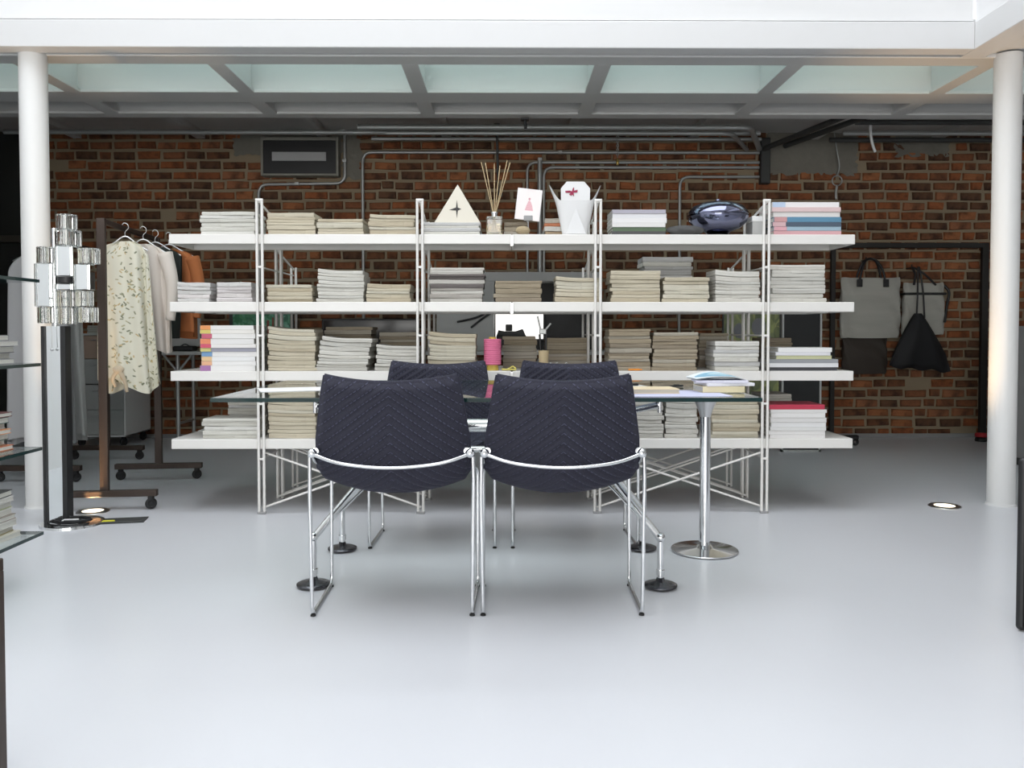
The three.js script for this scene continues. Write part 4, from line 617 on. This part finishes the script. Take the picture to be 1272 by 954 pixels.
{ const t = thing('tote_bag', 'large off-white canvas tote with black handles on the brick wall', 'bag', [3.325, 1.475, -7.55]);
  part(t, 'body', softBag(0.55, 0.545, 0.12, 0.97), canvasMat);
  for (const z of [0.04, -0.03]) { const hd = part(t, 'handle', curveTube([[-0.12, -0.06, z], [-0.10, 0.05, z], [-0.05, 0.155, z * 0.3], [0, 0.175, 0], [0.05, 0.155, z * 0.3], [0.10, 0.05, z], [0.12, -0.06, z]], 0.011, 30, 8), M.black); if (z > 0) for (const s of [-1, 1]) part(hd, 'tab', rb(0.05, 0.07, 0.012, 0.004, s * 0.12, -0.05, 0.055), M.black); } }
{ const t = thing('tote_bag', 'smaller off-white bag with dark trim behind the black bag', 'bag', [3.82, 1.43, -7.57]);
  part(t, 'body', softBag(0.40, 0.47, 0.10, 0.9), canvasMat); part(t, 'trim', rb(0.385, 0.022, 0.10, 0.008, 0, -0.10, 0.005), M.black); part(t, 'handle', curveTube([[-0.10, -0.02, 0.03], [-0.09, 0.08, 0.03], [-0.10, 0.14, 0.0], [-0.02, 0.09, 0.03], [0.10, -0.02, 0.03]], 0.010, 26, 8), M.black); part(t, 'strap', curveTube([[0.19, -0.02, 0.0], [0.225, -0.08, 0.02], [0.21, -0.2, 0.02], [0.185, -0.36, 0.03]], 0.012, 20, 8), M.black); }
{ const t = thing('sling_bag', 'limp black sling bag hanging in a triangular shape', 'bag', [3.72, 1.57, -7.46]);
  part(t, 'body', grid(48, 24, (u, v) => { const a = u * Math.PI * 2, c = Math.cos(a), s = Math.sin(a), w = 0.03 + 0.25 * Math.pow(v, 0.9), k = 0.03 + 0.05 * Math.sin(Math.PI * Math.min(1, v)), sag = v > 0.8 ? -0.16 * (v - 0.8) * (0.3 + 0.7 * (c + 1) / 2) * 2.2 : 0; return [c * w + 0.02 * v, -0.42 - v * 0.46 + sag - 0.012 * Math.sin(c * 9 + 1) * v, s * (v > 0.97 ? 0.005 : k) + 0.012 * Math.sin(a * 6 + 2) * v]; }), std(lin(0.008, 0.008, 0.010), 0.7, { side: THREE.DoubleSide }));
  part(t, 'strap', [curveTube([[-0.02, -0.44, 0.02], [-0.015, -0.2, 0.02], [-0.005, 0.0, 0.0]], 0.008, 16, 8), curveTube([[0.05, -0.46, 0.02], [0.03, -0.2, 0.02], [0.005, 0.0, 0.0]], 0.008, 16, 8)], M.black); }
solo('leather_bag', softBag(0.42, 0.34, 0.10, 0.95), std(lin(0.045, 0.035, 0.028), 0.7, { side: THREE.DoubleSide }), 'brown bag hanging below the large tote', 'bag', [3.30, 0.94, -7.60]);
{ const t = thing('red_bottle_cap', 'small red capped pot on floor by the brick wall', 'pot', [4.277, 0, -7.40]); part(t, 'cap', lathe([[0, 0.075], [0.05, 0.073], [0.052, 0.045], [0.046, 0.04], [0, 0.04]], 24), colMat([0.45, 0.02, 0.03])); part(t, 'body', lathe([[0, 0.001], [0.05, 0.001], [0.054, 0.01], [0.046, 0.04], [0, 0.04]], 24), M.black); }
{ const t = thing('wheeled_base', 'black bar on small wheels on floor past the bookcase end', 'base', [3.02, 0, -7.12]); part(t, 'bar', rb(0.35, 0.035, 0.05, 0.008, -0.15, 0.075, 0), M.black); for (const x of [0, -0.28]) part(t, 'wheel', [new THREE.TorusGeometry(0.022, 0.012, 10, 20).translate(x, 0.034, 0), rb(0.02, 0.02, 0.02, 0.003, x, 0.055, 0)], M.rubber); }
{ const t = thing('grey_cabinet', 'grey metal cabinet beyond the second white column', 'cabinet', [4.02, 0, -5.9]); part(t, 'body', rbb(-0.25, 0.9, 0.06, 1.03, -0.45, 0, 0.006), M.grey); for (const x of [0.04, 0.61]) { const d = part(t, 'door', rbb(x - 0.275, x + 0.275, 0.08, 1.01, 0.001, 0.018, 0.004), M.grey); part(d, 'handle', rb(0.012, 0.12, 0.016, 0.004, x - 0.22, 0.6, 0.026), M.satin); } part(t, 'plinth', bb(-0.22, 0.87, 0, 0.06, -0.42, -0.03), M.darkGrey); }
{ const t = thing('trunk', 'dark brown leather trunk with rounded black rim standing upright', 'trunk', [2.0, 0, -2.51]); const br = std(lin(0.05, 0.026, 0.014), 0.45, { map: tCloud });
  part(t, 'body', rb(0.58, 0.565, 0.24, 0.07, 0, 0.292, -0.1, 5), br); part(t, 'rim', [rb(0.60, 0.575, 0.03, 0.075, 0, 0.29, 0.01, 4), rb(0.60, 0.575, 0.03, 0.075, 0, 0.29, -0.21, 4)], M.black); part(t, 'handle', curveTube([[-0.08, 0.575, -0.1], [-0.05, 0.605, -0.1], [0.05, 0.605, -0.1], [0.08, 0.575, -0.1]], 0.01, 16), br); part(t, 'front_panel', rb(0.52, 0.49, 0.008, 0.003, 0, 0.29, 0.026), br); }
{ const t = thing('side_table', 'dark wooden low side table by the glass shelving', 'table', [-1.395, 0, -1.40]); const w = std(lin(0.035, 0.017, 0.009), 0.4, { map: tCloud });
  part(t, 'top', rb(0.54, 0.03, 0.51, 0.004, 0, 0.475, -0.2), w); for (const [x, z] of [[-0.25, 0.04], [0.255, 0.04], [-0.25, -0.44], [0.255, -0.44]]) part(t, 'leg', rb(0.03, 0.462, 0.03, 0.003, x, 0.231, z), w); }
{ const t = thing('speaker', 'black speaker box on the ledge of the dark recess', 'speaker', [-4.44, 1.4, -7.62]); part(t, 'box', rb(0.12, 0.26, 0.12, 0.006, 0, 0.13, 0), M.black); part(t, 'cone', cy(0.035, 0.03, 0.01, 0, 0, 0, 20).rotateX(Math.PI / 2).translate(0, 0.09, 0.061), M.darkGrey); part(t, 'bracket', rb(0.03, 0.05, 0.06, 0.003, 0, 0.13, -0.08), M.galv); }

// ================================================================ services on the wall and under the slab
{ const t = thing('ventilation_unit', 'black ventilation unit with pale slot high on the brick wall', 'vent', [-1.868, 2.42, -7.69]);
  part(t, 'casing', rbb(-0.33, 0.33, 0, 0.30, 0, 0.10, 0.004), M.black); part(t, 'frame', [rbb(-0.352, -0.33, -0.02, 0.33, 0, 0.11, 0.003), rbb(0.33, 0.352, -0.02, 0.33, 0, 0.11, 0.003), rbb(-0.33, 0.33, -0.02, 0, 0, 0.11, 0.003), rbb(-0.33, 0.33, 0.30, 0.33, 0, 0.11, 0.003)], colMat([0.26, 0.25, 0.21])); part(t, 'slot', rb(0.49, 0.08, 0.012, 0.003, -0.005, 0.155, 0.102), colMat([0.42, 0.42, 0.42], 0.4), 'pale grey slot'); }
const zc = -7.665;
function conduit(pts, r, label, mat = M.galv, clips = []) { const t = thing('conduit', label, 'pipe'); part(t, 'pipe', bent(pts, r, 0.09, 10), mat); for (const c of clips) part(t, 'clip', rb(0.04, 0.03, 0.04, 0.005, ...c), mat); return t; }
conduit([[-2.264, 0.9, zc], [-2.264, 2.335, zc], [-1.474, 2.345, zc], [-1.474, 2.80, zc]], 0.014, 'thin grey conduit bending under the black ventilation unit', M.galv, [[-1.91, 2.34, zc + 0.01], [-1.474, 2.55, zc + 0.01]]);
conduit([[-1.31, 0.9, zc], [-1.31, 2.63, zc], [2.34, 2.63, zc]], 0.015, 'grey conduit running from beside the ventilation unit to junction box', M.galv, [[0.5, 2.63, zc + 0.01]]);
conduit([[0.20, 1.5, zc], [0.20, 2.54, zc], [2.34, 2.54, zc]], 0.013, 'grey conduit descending behind the picture card, upper run', M.galv);
conduit([[0.352, 1.5, zc], [0.352, 2.495, zc], [2.34, 2.495, zc]], 0.014, 'grey conduit descending behind the picture card, lower run', M.galv);
conduit([[0.314, 1.5, zc + 0.035], [0.314, 2.56, zc + 0.035]], 0.022, 'thick short grey pipe behind the picture card', M.galv, [[0.314, 2.56, zc + 0.035]]);
conduit([[1.605, 0.82, zc], [1.605, 2.41, zc], [2.34, 2.41, zc]], 0.014, 'grey conduit bending behind the polished bowl', M.galv);
conduit([[-4.3, 2.70, -7.2], [2.2, 2.70, -7.2]], 0.022, 'long pale conduit hung under the slab along the brick wall', M.galv, [[-3.2, 2.71, -7.2], [-1.4, 2.71, -7.2], [0.9, 2.71, -7.2]]);
conduit([[-1.2, 2.715, -7.5], [2.3, 2.715, -7.5]], 0.018, 'grey conduit against the brick wall top', M.galv, [[0.2, 2.715, -7.5]]);
conduit([[-5.4, 2.735, -6.45], [5.4, 2.735, -6.45]], 0.016, 'long white conduit behind the steel grid', M.steelPaint);
conduit([[-1.2, 2.65, -6.8], [2.0, 2.65, -6.8], [2.3, 2.64, -7.55]], 0.024, 'grey conduit turning back to the brick wall', M.galv);
conduit([[-1.0, 2.65, -7.0], [1.9, 2.65, -7.0], [2.2, 2.645, -7.6]], 0.02, 'second grey conduit turning back to the brick wall', M.galv);
conduit([[2.75, 2.68, -6.2], [2.36, 2.655, -7.6]], 0.024, 'dark pipe crossing under the slab toward the junction box', M.darkGrey);
conduit([[2.95, 2.69, -6.25], [2.55, 2.68, -7.6]], 0.024, 'dark pipe crossing beside the hanging white cable', M.darkGrey);
for (const [y, z, m, l] of [[2.72, -6.9, M.darkGrey, 'dark conduit above the hanging bags, under the slab'], [2.69, -7.15, M.galv, 'pale conduit above the hanging bags, under the slab'], [2.70, -7.45, M.darkGrey, 'dark conduit above the hanging bags, against the brick']]) conduit([[2.9, y, z], [5.5, y, z]], 0.022, l, m, [[3.5, y, z]]);
{ const t = thing('junction_box', 'tall black junction box where the wall conduits end', 'box', [2.38, 2.34, -7.68]); part(t, 'case', rb(0.09, 0.42, 0.07, 0.008, 0, 0.21, 0.03), M.black); part(t, 'lid', rb(0.075, 0.40, 0.008, 0.002, 0, 0.21, 0.068), M.darkGrey); }
solo('hanging_cable', curveTube([[0, 0, 0], [-0.06, -0.04, 0.02], [-0.075, -0.14, 0.03], [-0.05, -0.25, 0.02], [-0.02, -0.30, 0.0]], 0.012, 24, 8), M.white, 'white cable drooping from the slab above the bags', 'cable', [3.13, 2.80, -7.0]);
solo('hanging_wire', [curveTube([[0, 0, 0], [0.02, -0.15, 0.01], [0.05, -0.30, 0], [0.03, -0.38, 0]], 0.006, 24, 6), new THREE.TorusGeometry(0.045, 0.006, 8, 28).translate(0.03, -0.43, 0), curveTube([[0.03, -0.47, 0], [0.02, -0.55, 0], [0.025, -0.6, 0.0]], 0.012, 12, 8)], M.galv, 'grey wire with a ring loop on the plaster patch', 'wire', [3.0, 2.795, -7.6]);
{ const t = thing('hanging_chain', 'short chain with brass end hanging before the conduits', 'chain', [1.0, 2.78, -7.45]); const L = []; for (let k = 0; k < 12; k++) L.push(new THREE.TorusGeometry(0.011, 0.003, 6, 12).rotateY(k % 2 ? Math.PI / 2 : 0).translate(0, -0.02 - k * 0.019, 0)); part(t, 'links', L, M.galv); part(t, 'weight', lathe([[0, -0.31], [0.012, -0.305], [0.014, -0.27], [0.006, -0.245], [0, -0.245]], 14), std(lin(0.5, 0.36, 0.12), 0.3, { metalness: 1 })); part(t, 'hook', rod([0, -0.02, 0], [0, 0.02, 0], 0.004), M.galv); }
solo('hanger_rod', [rod([0, 0, 0], [0.01, -0.56, 0], 0.012), curveTube([[0.01, -0.56, 0], [0.02, -0.62, 0.01], [0.04, -0.63, 0.01], [0.045, -0.60, 0.01]], 0.008, 12, 8), rb(0.05, 0.02, 0.05, 0.004, 0, -0.01, 0)], M.darkGrey, 'dark hooked rod hanging from slab above the diffuser', 'rod', [-0.075, 2.80, -7.3]);
solo('ceiling_hook', [rod([0, 0, 0], [0.006, -0.07, 0], 0.012), rb(0.06, 0.014, 0.06, 0.003, 0, -0.004, 0)], M.black, 'small black hook under the steel grid', 'hook', [0.14, 2.53, -6.06]);

renderer.render(scene, camera);
